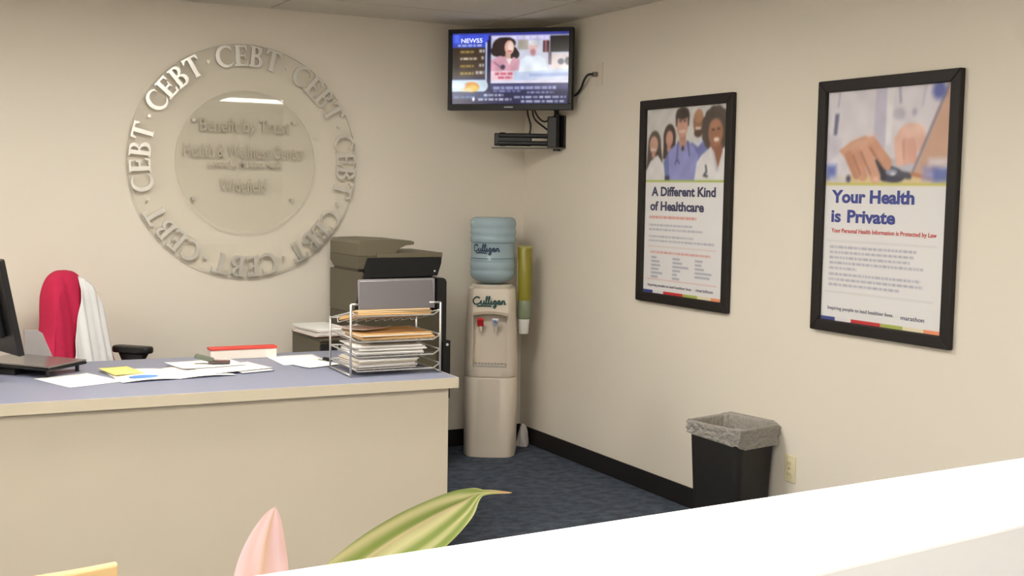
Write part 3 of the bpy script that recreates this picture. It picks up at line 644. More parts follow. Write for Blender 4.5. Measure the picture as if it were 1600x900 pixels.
# cups
PR = Vector((-CF.y, CF.x, 0))
PR = PR if PR.x > 0 else -PR
CUPC = CC+PR*.182+CF*-.02
cu = thing('cup_dispenser', 'olive green tube cup dispenser mounted beside the water cooler', 'cup dispenser', (CUPC.x, CUPC.y, .69), CRZ)
OLV = mat('olive_tube', (150, 142, 44), .3, var=.12, scale=6, Transmission_Weight=.15)
MB().lathe([(.040, .19), (.041, .2), (.041, .49), (.040, .492)], 28).build('tube', OLV, cu, auto=40)
MB().lathe([(.042, .488), (.042, .498), (.036, .503), (.01, .504)], 28).build('cap', mat('olive_cap', (172, 164, 96), .4), cu, auto=40)
MB().lathe([(.036, .085), (.040, .09), (.041, .19), (.040, .192)], 28).build('collar', mat('grey_green_collar', (128, 138, 112), .35), cu, auto=40)
MB().lathe([(.024, .0), (.026, .002), (.033, .085), (.034, .088), (.0315, .088), (.024, .004)], 24).build('cup', WHITE, cu, auto=40)
MB().box(-.042, -.038, -.012, .012, .12, .42).build('bracket', CREAM, cu, bevel=.002)
# pale thing tucked behind it
wr = MB(); nn = 12
def crumple(u, v):
    a = u*2*math.pi; r = (.032*(1-v)**.6+.008)*(1+.22*math.sin(3*a+4*v)+.12*math.sin(7*a)); return (-.066+r*math.cos(a), -.16+r*.8*math.sin(a), .002+.13*v)
wr.grid(24, 8, crumple); wro = wr.build('plastic_bag', mat('pale_wrapper', (214, 208, 204), .5), None, smooth=True)
tag(wro, 'small crumpled white plastic bag on the floor behind the water cooler', 'bag')

# ------------------------------------------------------------------ waste bin, outlet
bn = thing('waste_bin', 'tall black waste bin with clear liner against the right wall', 'waste bin', (-.162, -2.21, 0), math.radians(12))
def rring(hx, hy, r, z, n=6): return [(x, y, z) for x, y in rrect(-hx, hx, -hy, hy, r, n)]
def loftrings(rings, cap0=True, cap1=False):
    m = MB(); n = len(rings[0]); vs = [v for r in rings for v in r]
    fs = [(j*n+i, j*n+(i+1) % n, (j+1)*n+(i+1) % n, (j+1)*n+i) for j in range(len(rings)-1) for i in range(n)]
    if cap0: fs.append(tuple(range(n))[::-1])
    if cap1: fs.append(tuple((len(rings)-1)*n+i for i in range(n)))
    return m.add(vs, fs)
loftrings([rring(.105, .118, .03, .002), rring(.108, .121, .03, .01), rring(.128, .142, .035, .49), rring(.134, .149, .035, .493), rring(.134, .149, .035, .515), rring(.129, .144, .035, .515), rring(.124, .138, .035, .49), rring(.102, .115, .03, .012)], True, True).build('body', mat('bin_black', (24, 22, 22), .55, var=.1), bn, auto=40)
LIN = bpy.data.materials.new('clear_liner'); LIN.use_nodes = True
def liner_mat():
    nt = LIN.node_tree; b = nt.nodes['Principled BSDF']; b.inputs['Base Color'].default_value = lin((190, 184, 176))+(1,); b.inputs['Roughness'].default_value = .18
    b.inputs['Alpha'].default_value = .66
    tc = nt.nodes.new('ShaderNodeTexCoord'); n = nt.nodes.new('ShaderNodeTexNoise'); n.inputs['Scale'].default_value = 45; n.inputs['Detail'].default_value = 5; nt.links.new(tc.outputs['Object'], n.inputs['Vector'])
    bp = nt.nodes.new('ShaderNodeBump'); bp.inputs['Strength'].default_value = 1; bp.inputs['Distance'].default_value = .03; nt.links.new(n.outputs['Fac'], bp.inputs['Height']); nt.links.new(bp.outputs['Normal'], b.inputs['Normal'])
liner_mat()
per = rrect(-1, 1, -1, 1, .25, 10); NP = len(per)
def lring(ex, ey, z, amp, seed, zamp=0, zslant=0):
    out = []
    for i, (x, y) in enumerate(per):
        a = 2*math.pi*i/NP
        k = amp*(math.sin(5*a+seed)+.6*math.sin(11*a+2*seed)+.4*math.sin(17*a+3*seed))
        zz = zamp*(math.sin(2*a+seed)+.7*math.sin(3*a+1.3*seed)+.4*math.sin(7*a+seed))
        out.append((x*(ex+k), y*(ey+k), z+zz+zslant*y))
    return out
loftrings([lring(.138, .153, .455, .0022, 2.0, .007, .012), lring(.141, .156, .466, .003, 2.0, .005, .008), lring(.137, .152, .478, .002, 1.6, .004), lring(.144, .160, .490, .004, 1.4, .004), lring(.139, .155, .504, .002, 1.2, .004), lring(.144, .160, .516, .0036, 1.0, .004), lring(.138, .153, .526, .0016, 1.0, .003), lring(.125, .139, .518, .0016, 1.2), lring(.112, .125, .47, .004, 1.8), lring(.100, .112, .38, .006, 2.6), lring(.080, .09, .26, .008, 3.2), lring(.01, .01, .22, .001, 3.2)], False).build('liner', LIN, bn, smooth=True)
ot = thing('wall_outlet', 'cream duplex wall outlet low beside the waste bin', 'outlet', (0, -2.406, .284))

OUT = mat('outlet_cream', (222, 212, 176), .4)
pl = MB().prism(rrect(-.035, .035, 0, .115, .006), (-.0005, -.006), lambda u, v, t: (t, u, v)).build('plate', OUT, ot, bevel=.001)
for z in (.034, .081):
    rc = MB().prism(rrect(-.017, .017, z-.014, z+.014, .01), (-.006, -.0085), lambda u, v, t: (t, u, v)).build('receptacle', OUT, ot)
    sl = MB(); sl.box(-.0091, -.0085, -.008, -.006, z-.005, z+.005); sl.box(-.0091, -.0085, .006, .008, z-.005, z+.005); sl.build('slot', BLACKM, rc)
MB().tube([(-.006, 0, .0575), (-.0075, 0, .0575)], .003, 10).build('screw', SILVER, ot)

# ------------------------------------------------------------------ copier behind the desk
OLIVE = mat('copier_olive_grey', (92, 85, 67), .5, var=.04); OLIVE2 = mat('copier_dark_olive', (72, 65, 49), .5, var=.04); OLIVEL = mat('copier_light_olive', (106, 99, 79), .5, var=.04)
CY = -.55                      # its front face
cp = thing('copier', 'olive grey floor standing copier with black output bay behind the desk', 'copier', (-1.02, CY, 0))
def cx(px): return -1.389+(px-520)*.00351+1.02        # local x
def cz(py): return 1.236-(py-377)*.00345
CDP = .42
MB().box(cx(558), cx(690), .0, CDP, .03, cz(486)).build('body', OLIVE2, cp, bevel=.006)
MB().box(cx(558), cx(567), .0, CDP, cz(486), cz(423)).build('left_column', OLIVE, cp, bevel=.004)
MB().box(cx(567), cx(688), CDP-.08, CDP, cz(486), cz(405)).build('rear_column', OLIVE2, cp, bevel=.004)
MB().box(cx(560), cx(572), .02, CDP-.05, cz(423), cz(419)).build('neck', OLIVE2, cp)
for k in range(2):
    MB().box(cx(566), cx(684), -.008, 0, .08+.30*k, .35+.30*k).build('paper_drawer', OLIVE, cp, bevel=.004)
sc = [(0, cz(419)), (0, cz(400)), (CDP, cz(400)), (CDP, cz(411)), (CDP-.05, cz(419))]
MB().prism(sc, (cx(558), cx(600)), lambda u, v, t: (t, u, v)).build('scanner_unit', OLIVE, cp, bevel=.003)
adf = [(cx(558), cz(400)), (cx(558), cz(381)), (cx(562), cz(376)), (cx(600), cz(375)), (cx(642), cz(377)), (cx(647), cz(379)), (cx(646), cz(383)), (cx(634), cz(384)), (cx(622), cz(389)), (cx(618), cz(395)), (cx(600), cz(400))]
MB().prism(adf, (0, CDP), lambda u, v, t: (u, t, v)).build('document_feeder', OLIVEL, cp, bevel=.004)
MB().box(cx(586), cx(691), -.012, CDP-.02, cz(402), cz(395)).build('feed_tray', OLIVEL, cp, bevel=.002)
blk = [(cx(572), cz(402)), (cx(690), cz(402)), (cx(689), cz(412)), (cx(683), cz(430)), (cx(600), cz(432)), (cx(567), cz(432)), (cx(567), cz(418))]
MB().prism(blk, (-.014, CDP-.06), lambda u, v, t: (u, t, v)).build('scanner_underside', BLACKM, cp, bevel=.003)
MB().prism([(cx(568), cz(432)), (cx(684), cz(430)), (cx(684), cz(486)), (cx(568), cz(486))], (.06, CDP-.08), lambda u, v, t: (u, t, v)).build('output_bay', BLACKM, cp)
MB().prism([(cx(566), cz(425)), (cx(578), cz(425)), (cx(562), cz(484)), (cx(550), cz(484))], (-.012, -.002), lambda u, v, t: (u, t, v)).build('bay_cheek', BLACK, cp, bevel=.003)
MB().tube([(cx(678), -.014, cz(423)), (cx(678), -.017, cz(423))], .005, 10).build('indicator', WHITE, cp)
rgt = [(cx(690), .06), (cx(700), .06), (cx(700), cz(440)), (cx(698), cz(436)), (cx(694), cz(434)), (cx(684), cz(434)), (cx(684), cz(480)), (cx(690), cz(486))]
MB().prism(rgt, (-.004, CDP-.1), lambda u, v, t: (u, t, v)).build('side_tray_housing', BLACK, cp, bevel=.004)
sd = MB().box(cx(692), cx(704), -.03, .25, .40, cz(530)).build('side_box', BLACK, cp, bevel=.004)
MB().tube([(cx(698), -.034, cz(536)), (cx(698), -.03, cz(536))], .007, 10).build('button', WHITE, sd)
for x in (cx(566), cx(680)):
    for y in (.05, CDP-.05): MB().lathe([(.025, 0), (.028, .01), (.028, .03)], 14, (x, y, 0)).build('caster', BLACK, cp)
# low cabinet with papers
lc = thing('file_cabinet', 'low olive grey cabinet with dark front, next to the copier', 'cabinet', (-1.372, -.58, 0))
MB().box(-.09, .09, .02, .46, .02, .733).build('body', OLIVE, lc, bevel=.004)
MB().box(-.088, .088, .0, .02, .02, .44).build('drawer_front', OLIVE2, lc, bevel=.003)
MB().box(-.088, .088, .004, .02, .45, .718).build('dark_opening', BLACKM, lc)
MB().box(-.092, .092, -.004, .465, .733, .745).build('top', OLIVE2, lc, bevel=.003)
def sheet(name, label, cat, c, w, h, rz, z, m=PAPER, curl=.0, th=.0006, group=None, seed=0):
    """one thin sheet lying at height z"""
    mm = MB()
    def fn(u, v):
        x, y = (u-.5)*w, (v-.5)*h
        return (x, y, curl*((2*u-1)**4*.6+(2*v-1)**4*.5)*(1+.5*math.sin(seed+3*u+2*v))+.0004)
    mm.grid(10, 10, fn); o = mm.build(name, m, None, smooth=True, solid=th); o.location = (c[0], c[1], z); o.rotation_euler = (0, 0, rz)
    return tag(o, label, cat, group)
PINK = mat('paper_pinkish', (226, 212, 208), .8, var=.03, scale=8)
def stack(name, label, cat, c, w, h, rz, z, T, m, n=6, jit=.008, group=None):
    """loose pile of sheets as one bundle: uneven layers"""
    t = thing(name, label, cat, (c[0], c[1], z), rz, group)
    for k in range(n):
        dx, dy, a = random.uniform(-jit, jit), random.uniform(-jit, jit), random.uniform(-.03, .03)
        mm = MB(); ca, sa = math.cos(a), math.sin(a)
        mm.obox((dx, dy, T*(k+.5)/n), (ca*w/2, sa*w/2, 0), (-sa*h/2, ca*h/2, 0), (0, 0, T/n*.42)); mm.build('layer', m[k % len(m)], t, bevel=.0006, seg=1)
    return t
GREYP = mat('paper_grey', (206, 202, 200), .8, var=.03, scale=8); CREAMP = mat('paper_cream', (232, 222, 206), .8, var=.03); MANILA = mat('manila', (222, 178, 120), .7, var=.06, scale=10); TAN = mat('tan_folder', (206, 176, 134), .7, var=.05, scale=10); BROWN = mat('brown_folder', (150, 104, 84), .7)
stack('paper_stack', 'loose white papers heaped on the low olive cabinet', 'papers', (-1.385, -.37), .185, .30, .08, .7455, .045, [BROWN, PINK, PAPER, PAPER, PINK, PAPER, PAPER], 7, .010)

# ------------------------------------------------------------------ wire letter rack on the desk
RX, RY = -1.54, -1.61
rk = thing('letter_rack', 'silver wire letter rack of four tiers on the desk corner', 'letter rack', (RX, RY, TOPZ), DR)
W2, D2 = .195, .137
HF, HB = .297, .222
for sx in (-1, 1):
    MB().tube([(sx*W2, -D2, 0), (sx*W2, -D2, HF)], .0052, 8).build('upright', WIRE, rk, smooth=True)
    MB().tube([(sx*W2, D2, 0), (sx*W2, D2, HB)], .0046, 8).build('upright', WIRE, rk, smooth=True)
    MB().tube([(sx*W2, -D2, .008), (sx*W2, D2, .008)], .004, 8).build('foot_rail', WIRE, rk, smooth=True)
TZ = [.022, .080, .142, .246]
for k, z in enumerate(TZ):
    t = MB()
    zb = .197 if k == 3 else z
    t.tube([(-W2, -D2, z+.02), (-W2, D2, zb+.02)], .0034, 6); t.tube([(W2, -D2, z+.02), (W2, D2, zb+.02)], .0034, 6)
    t.tube([(-W2, D2, zb+.02), (W2, D2, zb+.02)], .0034, 6)
    t.tube([(-W2, -D2, z+.02), (-W2+.03, -D2+.002, z), (W2-.03, -D2+.002, z), (W2, -D2, z+.02)], .0034, 6)
    tt = t.build('tray', WIRE, rk, smooth=True)
    q = MB()
    for i in range(9):
        x = -W2+.03+(2*W2-.06)*i/8; q.tube([(x, -D2+.002, z), (x, D2-.012, zb), (x, D2, zb+.02)], .0018, 5)
    q.build('tray_wires', WIRE, tt)
t = MB()
for sx in (-1, 1): t.tube([(sx*(W2-.035 if sx < 0 else W2-.05), -D2, HF), (sx*W2, -D2, HF)], .0042, 8); 
t.build('top_rail', WIRE, rk, smooth=True)
def rl(x, y): c_, s_ = math.cos(DR), math.sin(DR); return (RX+c_*x-s_*y, RY+s_*x+c_*y)
stack('paper_stack', 'thick pile of white and cream papers in the lowest tier of the letter rack', 'papers', rl(-.03, .002), .262, .225, DR+.03, TOPZ+TZ[0]+.004, .040, [GREYP, CREAMP, PAPER, GREYP, CREAMP, PAPER, CREAMP, PAPER], 8, .010)
stack('paper_stack', 'white papers in the second tier of the letter rack, above the lowest pile', 'papers', rl(-.01, .0), .29, .228, DR-.02, TOPZ+TZ[1]+.004, .038, [GREYP, PAPER, GREYP, PAPER, GREYP, PAPER], 6, .010)
stack('folder_stack', 'orange manila folders in the third tier of the letter rack', 'folders', rl(.012, -.002), .315, .235, DR+.02, TOPZ+TZ[2]+.004, .026, [TAN, MANILA, MANILA, CREAMP, MANILA], 5, .008)
sheet('paper_sheet', 'curled pinkish paper hanging out of the third rack tier, over the folders', 'paper', rl(-.10, .03), .17, .2, DR+.5, TOPZ+TZ[2]+.034, PINK, .014)
fs_ = stack('folder_stack', 'tan folders lying in the top tier of the letter rack', 'folders', rl(0, 0), .32, .24, DR-.01, TOPZ+.2275, .024, [MANILA, TAN, TAN], 3, .006); fs_.rotation_euler = (-.178, 0, DR-.01)
gf = thing('grey_folder', 'grey plastic folder leaning back in the top tier of the letter rack', 'folder', (*rl(.052, -.03), TOPZ+.262), DR)
GF = mat('grey_folder', (110, 106, 108), .45, var=.04)
mm = MB(); mm.prism([(-.178, 0), (.160, 0), (.192, .155), (.186, .160), (-.150, .158), (-.156, .152)], (0, .004), lambda u, v, t: (u, .52*v+t, .76*v)); mm.build('back_cover', GF, gf)
mm = MB(); mm.prism([(-.176, .004), (.158, .004), (.180, .150), (-.150, .148)], (-.006, -.002), lambda u, v, t: (u, .52*v+t, .76*v)); mm.build('front_cover', mat('grey_folder_front', (90, 86, 88), .4, var=.04), gf)
mm = MB(); mm.prism([(-.172, .006), (.160, .006), (.182, .149), (-.148, .149)], (-.002, 0), lambda u, v, t: (u, .52*v+t, .76*v)); mm.build('papers', PAPER, gf)

# ------------------------------------------------------------------ papers and small things on the desk top
T0 = TOPZ+.0006
YEL = mat('yellow_paper', (240, 226, 130), .8); BLP = mat('blue_ink', (92, 140, 206), .7)
sheet('paper_sheet', 'single white sheet lying alone in front of the laptop', 'paper', (-2.735, -1.40), .225, .285, .35, T0, PAPER, .001)
sheet('paper_slip', 'yellow slip lying on the left leaf of the open file', 'paper', (-2.555, -1.285), .12, .21, .15, T0+.0105, YEL, .001)
# open file: two leaves with a blue printed mark
fl = thing('open_file', 'open white file with a blue printed logo spread on the desk', 'file', (-2.38, -1.375, T0+.0016), .06)
for sx in (-1, 1):
    mm = MB(); mm.grid(10, 8, lambda u, v: (sx*.225*u, (v-.5)*.30, .006*math.sin(math.pi*u)+.0004)); mm.build('leaf', PAPER, fl, smooth=True, solid=.0012)
mm = MB(); mm.lathe([(.001, 0), (.045, 0), (.045, .0006), (.001, .0006)], 24, (0, 0, 0)); lo = mm.build('logo', BLP, fl); lo.location = (-.125, -.075, .0072); lo.scale = (1.25, .9, 1)
sheet('paper_sheet', 'white sheet lying across the right leaf of the open file', 'paper', (-2.13, -1.36), .216, .28, -1.35, T0+.0095, PAPER, .002, seed=2)
sheet('paper_sheet', 'slightly curled white sheet under the mobile phone', 'paper', (-2.20, -1.24), .28, .216, .15, T0+.0125, PAPER, .003, seed=1)
fd = thing('dark_folder', 'thin dark folder showing beneath the papers beside the phone', 'folder', (-2.06, -1.375, T0), .2)
MB().box(-.07, .07, -.10, .10, 0, .003).build('cover', mat('slate_folder', (58, 64, 80), .5), fd); MB().box(-.072, .066, -.096, .104, .003, .006).build('pages', PAPER, fd)
ph = thing('mobile_phone', 'small dark flip phone lying half open on the papers', 'phone', (-2.150, -1.265, T0+.0165), -.35)
MB().prism(rrect(-.045, .045, -.022, .022, .012), (0, .012), lambda u, v, t: (u, v, t)).build('base', mat('phone_dark', (74, 60, 56), .35), ph, bevel=.003)
MB().obox((-.062, .002, .022), (.038, 0, -.010), (0, .021, 0), (.002, 0, .008)).build('lid', mat('phone_green_grey', (92, 100, 84), .3), ph, bevel=.004)
MB().box(-.012, .038, -.016, .016, .012, .0135).build('keypad', mat('phone_keys', (150, 110, 100), .4), ph, bevel=.001)
sheet('paper_sheet', 'white sheet lying squarely near the low cabinet', 'paper', (-1.775, -1.18), .216, .285, -.02, T0, PAPER, .001, seed=4)
sheet('paper_sheet', 'white sheet poking out toward the letter rack from under another sheet', 'paper', (-1.765, -1.33), .17, .20, .3, T0+.0032, PAPER, .001, seed=5)
bc = thing('binder_clip', 'small black and silver clip beside the letter rack', 'clip', (-1.675, -1.27, TOPZ), .4)
MB().prism([(-.016, 0), (.016, 0), (.004, .018), (-.004, .018)], (-.018, .018), lambda u, v, t: (u, t, v)).build('body', BLACK, bc)
MB().tube([(.012, -.012, .004), (.045, -.008, .012), (.048, .006, .012), (.012, .012, .004)], .0018, 6).build('handle', SILVER, bc)
MB().tube([(-.012, -.012, .004), (-.042, -.008, .012), (-.045, .006, .012), (-.012, .012, .004)], .0018, 6).build('handle', SILVER, bc)
rb = thing('paper_box', 'flat white box with red lid rim at the back of the desk', 'box', (-1.985, -1.03, TOPZ), -.045)
MB().box(-.147, .147, -.03, .03, .0005, .042).build('box', mat('box_offwhite', (226, 216, 204), .6), rb, bevel=.002)
MB().box(-.15, .15, -.033, .033, .042, .052).build('lid', mat('box_red', (206, 66, 56), .5), rb, bevel=.002)

# laptop on a block
lp = thing('laptop', 'closed dark laptop raised on a black dock at the desk end', 'laptop', (-2.874, -1.109, TOPZ), math.radians(-45.7))
# local x along its long side, y across
DKG = mat('laptop_lid', (124, 118, 114), .25, .3); 
MB().box(-.145, .0, -.10, .09, .0, .026).build('dock', BLACKM, lp, bevel=.004)
for x in (.13, .17):
    pass
def slope(x): return .030-.055*(x+.0)*.28
MB().add([(x, y, z+slope(x)) for z in (0, .012) for y in (-.118, .118) for x in (-.178, .178)], [(0, 2, 3, 1), (4, 5, 7, 6), (0, 1, 5, 4), (1, 3, 7, 5), (3, 2, 6, 7), (2, 0, 4, 6)]).build('base', BLACK, lp, bevel=.005, seg=3)
MB().add([(x, y, z+slope(x)) for z in (.0125, .02) for y in (-.117, .117) for x in (-.177, .177)], [(0, 2, 3, 1), (4, 5, 7, 6), (0, 1, 5, 4), (1, 3, 7, 5), (3, 2, 6, 7), (2, 0, 4, 6)]).build('lid', DKG, lp, bevel=.004, seg=3)
for y in (-.09, .09): MB().lathe([(.008, 0), (.008, .0262)], 12, (.150, y, 0)).build('foot', BLACK, lp)

# monitor
mo = thing('computer_monitor', 'black computer monitor seen from behind at the desk end', 'monitor', (-3.003, -1.157, TOPZ), 0)
fc = Vector((.97, .26, 0)).normalized(); pd = Vector((.26, -.97, 0)).normalized()
tl = .19; un = (Vector((0, 0, 1))-fc*tl).normalized()            # up along the tilted panel
nm = pd.cross(un).normalized(); nm = nm if nm.dot(fc) > 0 else -nm
c0 = Vector((0, 0, .105))+un*.189
MB().obox(c0, pd*.25, un*.189, nm*.012).build('panel', BLACK, mo, bevel=.005)
MB().obox(c0-nm*.026, pd*.17, un*.12, nm*.016).build('back_shell', BLACKM, mo, bevel=.012)
MB().obox(c0+nm*.0125, pd*.238, un*.177, nm*.0008).build('screen', mat('monitor_glass', (16, 17, 20), .15), mo)
MB().tube([c0-nm*.04, c0-nm*.10-Vector((0, 0, .03)), Vector((-.20, -.055, .14)), Vector((-.205, -.055, .012))], [.022, .022, .02, .024], 12).build('neck', BLACK, mo, smooth=True)
MB().lathe([(.10, 0), (.10, .006), (.09, .014), (.03, .018)], 32, (-.205, -.055, 0)).build('base', BLACK, mo, auto=40)
# grey slanted document holder and mouse behind it
dh = thing('document_holder', 'grey slanted plastic document holder behind the monitor', 'document holder', (-2.81, -.905, TOPZ), -.02)
GH = mat('holder_grey', (166, 160, 158), .45)
MB().prism([(-.068, .0), (.055, .0), (.005, .13), (-.015, .145), (-.068, .148)], (0, .006), lambda u, v, t: (u, t+.05*v, v)).build('panel', GH, dh, bevel=.002)
MB().prism([(-.04, .0), (.02, .0), (.02, .07), (-.04, .07)], (.006, .03), lambda u, v, t: (u, t+.05*v, v)).build('easel', GH, dh)
MB().box(-.045, .055, -.015, 0, 0, .01).build('lip', GH, dh, bevel=.002)
ms = thing('computer_mouse', 'white computer mouse beside the document holder', 'mouse', (-2.735, -.965, TOPZ), .6)
MB().grid(14, 10, lambda u, v: (.052*math.cos(math.pi*v)*1.0, .030*math.sin(math.pi*v)*math.cos(math.pi*u), .003+.027*math.sin(math.pi*v)*math.sin(math.pi*u))).build('shell', WHITE, ms, smooth=True)
MB().prism([(.052*math.cos(a*math.pi/12), .030*math.sin(a*math.pi/12)) for a in range(24)], (0, .003), lambda u, v, t: (u, v, t)).build('sole', mat('mouse_sole', (120, 120, 120), .6), ms)

# ------------------------------------------------------------------ office chair, its garments
fa = math.atan2(-.8, .6)
oc = thing('office_chair', 'black office chair with garments hung on its back behind the desk', 'office chair', (-2.46, -.56, 0), fa)
# local x = forward, y = chair's left
FAB = mat('chair_black_fabric', (34, 32, 34), .9, var=.15, scale=120)
MB().prism(rrect(-.02, .42, -.235, .235, .07), (.42, .50), lambda u, v, t: (u-.17, v, t)).build('seat', FAB, oc, bevel=.02, seg=3)
def bx(v, off): return -.20-.10*(v)+off                       # backrest leans backward with height
def bhalf(v): return .150*max(0.0, 1-max(0, (v-.30)/.70)**2.4)**.5*(1-.10*(v))+.002
BZ0, BZ1 = .54, 1.065
bk = MB()
for s_ in (0,):
    rings = []
    for j in range(13):
        v = j/12*.97; h_ = max(.03, bhalf(v)); z = BZ0+(BZ1-BZ0)*v
        rings.append([(bx(v, .03*math.cos(a)), h_*math.sin(a)*(1 if abs(math.sin(a)) < 2 else 1), z) for a in [2*math.pi*i/24 for i in range(24)]])
    bk = loftrings(rings, True, True)
bk.build('backrest', FAB, oc, smooth=True)
MB().tube([(-.10, 0, .44), (-.22, 0, .46), (-.235, 0, .62)], [.025, .025, .02], 10).build('back_bar', BLACK, oc, smooth=True)
for sy in (-1, 1):
    MB().prism(rrect(-.11, .12, -.036, .036, .034), (.722, .755), lambda u, v, t: (u-.085, v+sy*.215, t+.02*u-.026-(.05 if sy < 0 else 0))).build('arm_pad', BLACK, oc, bevel=.01, seg=3)
    MB().prism([(-.04, .60), (.05, .60), (.06, .68), (.10, .735), (-.07, .735), (-.045, .69)], (-.016, .016), lambda u, v, t: (u-.09, t+sy*.215, v-.039-(.05 if sy < 0 else 0))).build('arm_support', BLACK, oc, bevel=.006)
    MB().tube([(-.09, sy*.215, .56), (-.09, sy*.215, .45), (-.04, sy*.12, .42)], .016, 8).build('arm_bracket', BLACK, oc, smooth=True)
MB().tube([(.03, 0, .42), (.03, 0, .10)], .025, 14).build('gas_lift', BLACK, oc, auto=40)
for k in range(5):
    a = 2*math.pi*k/5+.3; e_ = Vector((.03+.28*math.cos(a), .28*math.sin(a), .075))
    lg = MB().tube([(.03, 0, .10), e_], [.026, .016], 8).build('base_leg', BLACK, oc, smooth=True)
    MB().tube([(e_.x-.012*math.sin(a), e_.y+.012*math.cos(a), .03), (e_.x+.012*math.sin(a), e_.y-.012*math.cos(a), .03)], .03, 14).build('caster', BLACK, lg)
# garments: cloth shells hugging the backrest
ocM = Matrix.Translation((-2.46, -.56, 0)) @ Matrix.Rotation(fa, 4, 'Z')
def shell(name, label, cat, m, s0, s1, vbot_f, vbot_b, off, fold, seed):
    """s: -1..1 across the back; t: from front hem over the top to rear hem"""
    mm = MB(); NU, NV = 44, 40
    def fn(u, t):
        s = s0+(s1-s0)*u
        top = (1-abs(min(.999, max(-.999, s)))**2.6)**.5
        # front 0..0.5 (hem up to top), back 0.5..1
        k = 1-abs(2*t-1); front = t < .5
        vb = vbot_f if front else vbot_b
        vtop = .30+.72*top
        v = vb+(vtop-vb)*math.sin(k*math.pi/2)**.9
        thick = (.034+off)*min(1, (1-k)*3.2)**.5
        fo = fold*(math.sin(9*s+seed)+.6*math.sin(17*s+2*seed))*(1-k)**.5*(1.2-.4*v)
        x = bx(v, (thick+fo) if front else -(thick+fo))
        flare = 1+.10*max(0, .5-v)
        y = s*(.153+off)*flare*(1-.10*v)+.006*math.sin(11*v+seed)
        return (x, y, BZ0+(BZ1-BZ0)*v+off)
    mm.grid(NU, NV, fn); o = mm.build(name, m, None, smooth=True, solid=.004); o.matrix_world = ocM
    return tag(o, label, cat)
RED = mat('crimson_cloth', (186, 26, 70), .85, var=.12, scale=40, bump=.2, bscale=300); COAT = mat('white_cloth', (226, 226, 226), .85, var=.03, scale=30)
shell('red_shawl', 'crimson red cloth draped over the office chair back', 'shawl', RED, -1.06, 1.05, -.02, -.1, .020, .006, 1.0)
def coat():
    """white cloth hanging down the front of the chair back, its left edge slanting"""
    mm = MB()
    def fn(u, w_):
        v0 = -.15
        for _ in range(3):
            pass
        s1 = .87
        vm = lambda s: (.30+.72*(1-abs(min(.999, s))**2.6)**.5)*.955
        sl = lambda v: -.80+1.08*max(0, v)
        # row by height first, then across
        vt = v0+(.965-v0)*w_
        s = sl(vt)+(s1-sl(vt))*u
        v = min(vt, vm(abs(s)))
        e = min(1, (1-abs(s))*5+.2)*min(1, (1.02-v)*5+.15)
        fo = .008*(math.sin(13*s+1.2)+.5*math.sin(23*s+.5))*min(1, (1.05-v)*2)
        x = bx(v, (.034+.042)*e**.5+fo)
        return (x, s*(.153+.024)*(1+.10*max(0, .5-v))*(1-.10*v), BZ0+(BZ1-BZ0)*v+.022)
    mm.grid(46, 40, fn); o = mm.build('white_coat', COAT, None, smooth=True, solid=.004); o.matrix_world = ocM
    return tag(o, 'white coat hung over the red cloth on the office chair', 'coat')
coat()

# ------------------------------------------------------------------ plant and wooden chair beyond the ledge
pt = thing('potted_plant', 'leafy potted plant with pink and variegated green leaves behind the ledge', 'plant', (-2.86, -4.46, 0))
def leafmesh(name, spine, halfw, wdir, colf, fold=.25, n=28, m=10):
    sp = crom(spine, max(2, n//(len(spine)-1))); N = len(sp)-1; vs = []; cols = []; wd = Vector(wdir).normalized()
    for i, p in enumerate(sp):
        t = i/N; tg = (sp[min(i+1, N)]-sp[max(i-1, 0)]).normalized(); wv = (wd-tg*wd.dot(tg)).normalized(); nv = tg.cross(wv)
        h_ = halfw(t)
        for j in range(m+1):
            q = 2*j/m-1; vs.append(p+wv*h_*q+nv*(fold*h_*abs(q)+.05*h_*math.sin(9*t+3*q))); cols.append(colf(t, q))
    me = MB().add(vs, [(i*(m+1)+j, i*(m+1)+j+1, (i+1)*(m+1)+j+1, (i+1)*(m+1)+j) for i in range(N) for j in range(m)]).mesh(name, True)
    a = me.color_attributes.new('print', 'FLOAT_COLOR', 'POINT')
    a.data.foreach_set('color', np.array([lin(c)+(1,) for c in cols], np.float32).ravel())
    me.materials.append(LEAFM); return me
LEAFM = vcol_mat('leaf', .45)
def mixc(a, b, t): t = min(1, max(0, t)); return tuple(x*(1-t)+y*t for x, y in zip(a, b))
def green(t, q):
    st = .5+.5*math.sin(11*abs(q)+15*t+2.2*math.sin(7*t)+1.2*math.sin(5*q))
    c = mixc((148, 170, 86), (232, 228, 172), st**1.5)
    c = mixc(c, (244, 220, 184), max(0, 1-abs(q-.05)/.15)*(.35+.65*t)); 
    return mixc(c, (222, 178, 128), (t-.86)/.1)
def pink(t, q):
    c = mixc((228, 186, 182), (238, 206, 212), .5+.5*math.sin(8*q+5*t)); c = mixc(c, (196, 160, 116), max(0, 1-abs(q+.05)/.2)*.8); return mixc(c, (206, 150, 120), (.35-t)/.35*.5)
O = Vector((-2.86, -4.46, 0))
def P(*a): return [tuple(Vector(x)-O) for x in a]
def addleaf(me):
    return link(bpy.data.objects.new('leaf', me), pt)
def hwg(t):
    if t < .40: return .057*math.sin(math.pi/2*min(1, .2+t/.42))
    if t < .84: return .005+.052*(1-((t-.40)/.44)**1.7)
    return .005*(1-(t-.84)/.16)+.0005
l1 = addleaf(leafmesh('leaf', P((-2.93, -4.5, .80), (-2.83, -4.5, .865), (-2.73, -4.5, .922), (-2.65, -4.5, .958), (-2.585, -4.5, .985), (-2.545, -4.5, 1.000), (-2.488, -4.5, .994)), hwg, (-.55, -.25, 1), green, n=48, m=20)); l1['label'] = 'variegated green leaf with a folded tip'
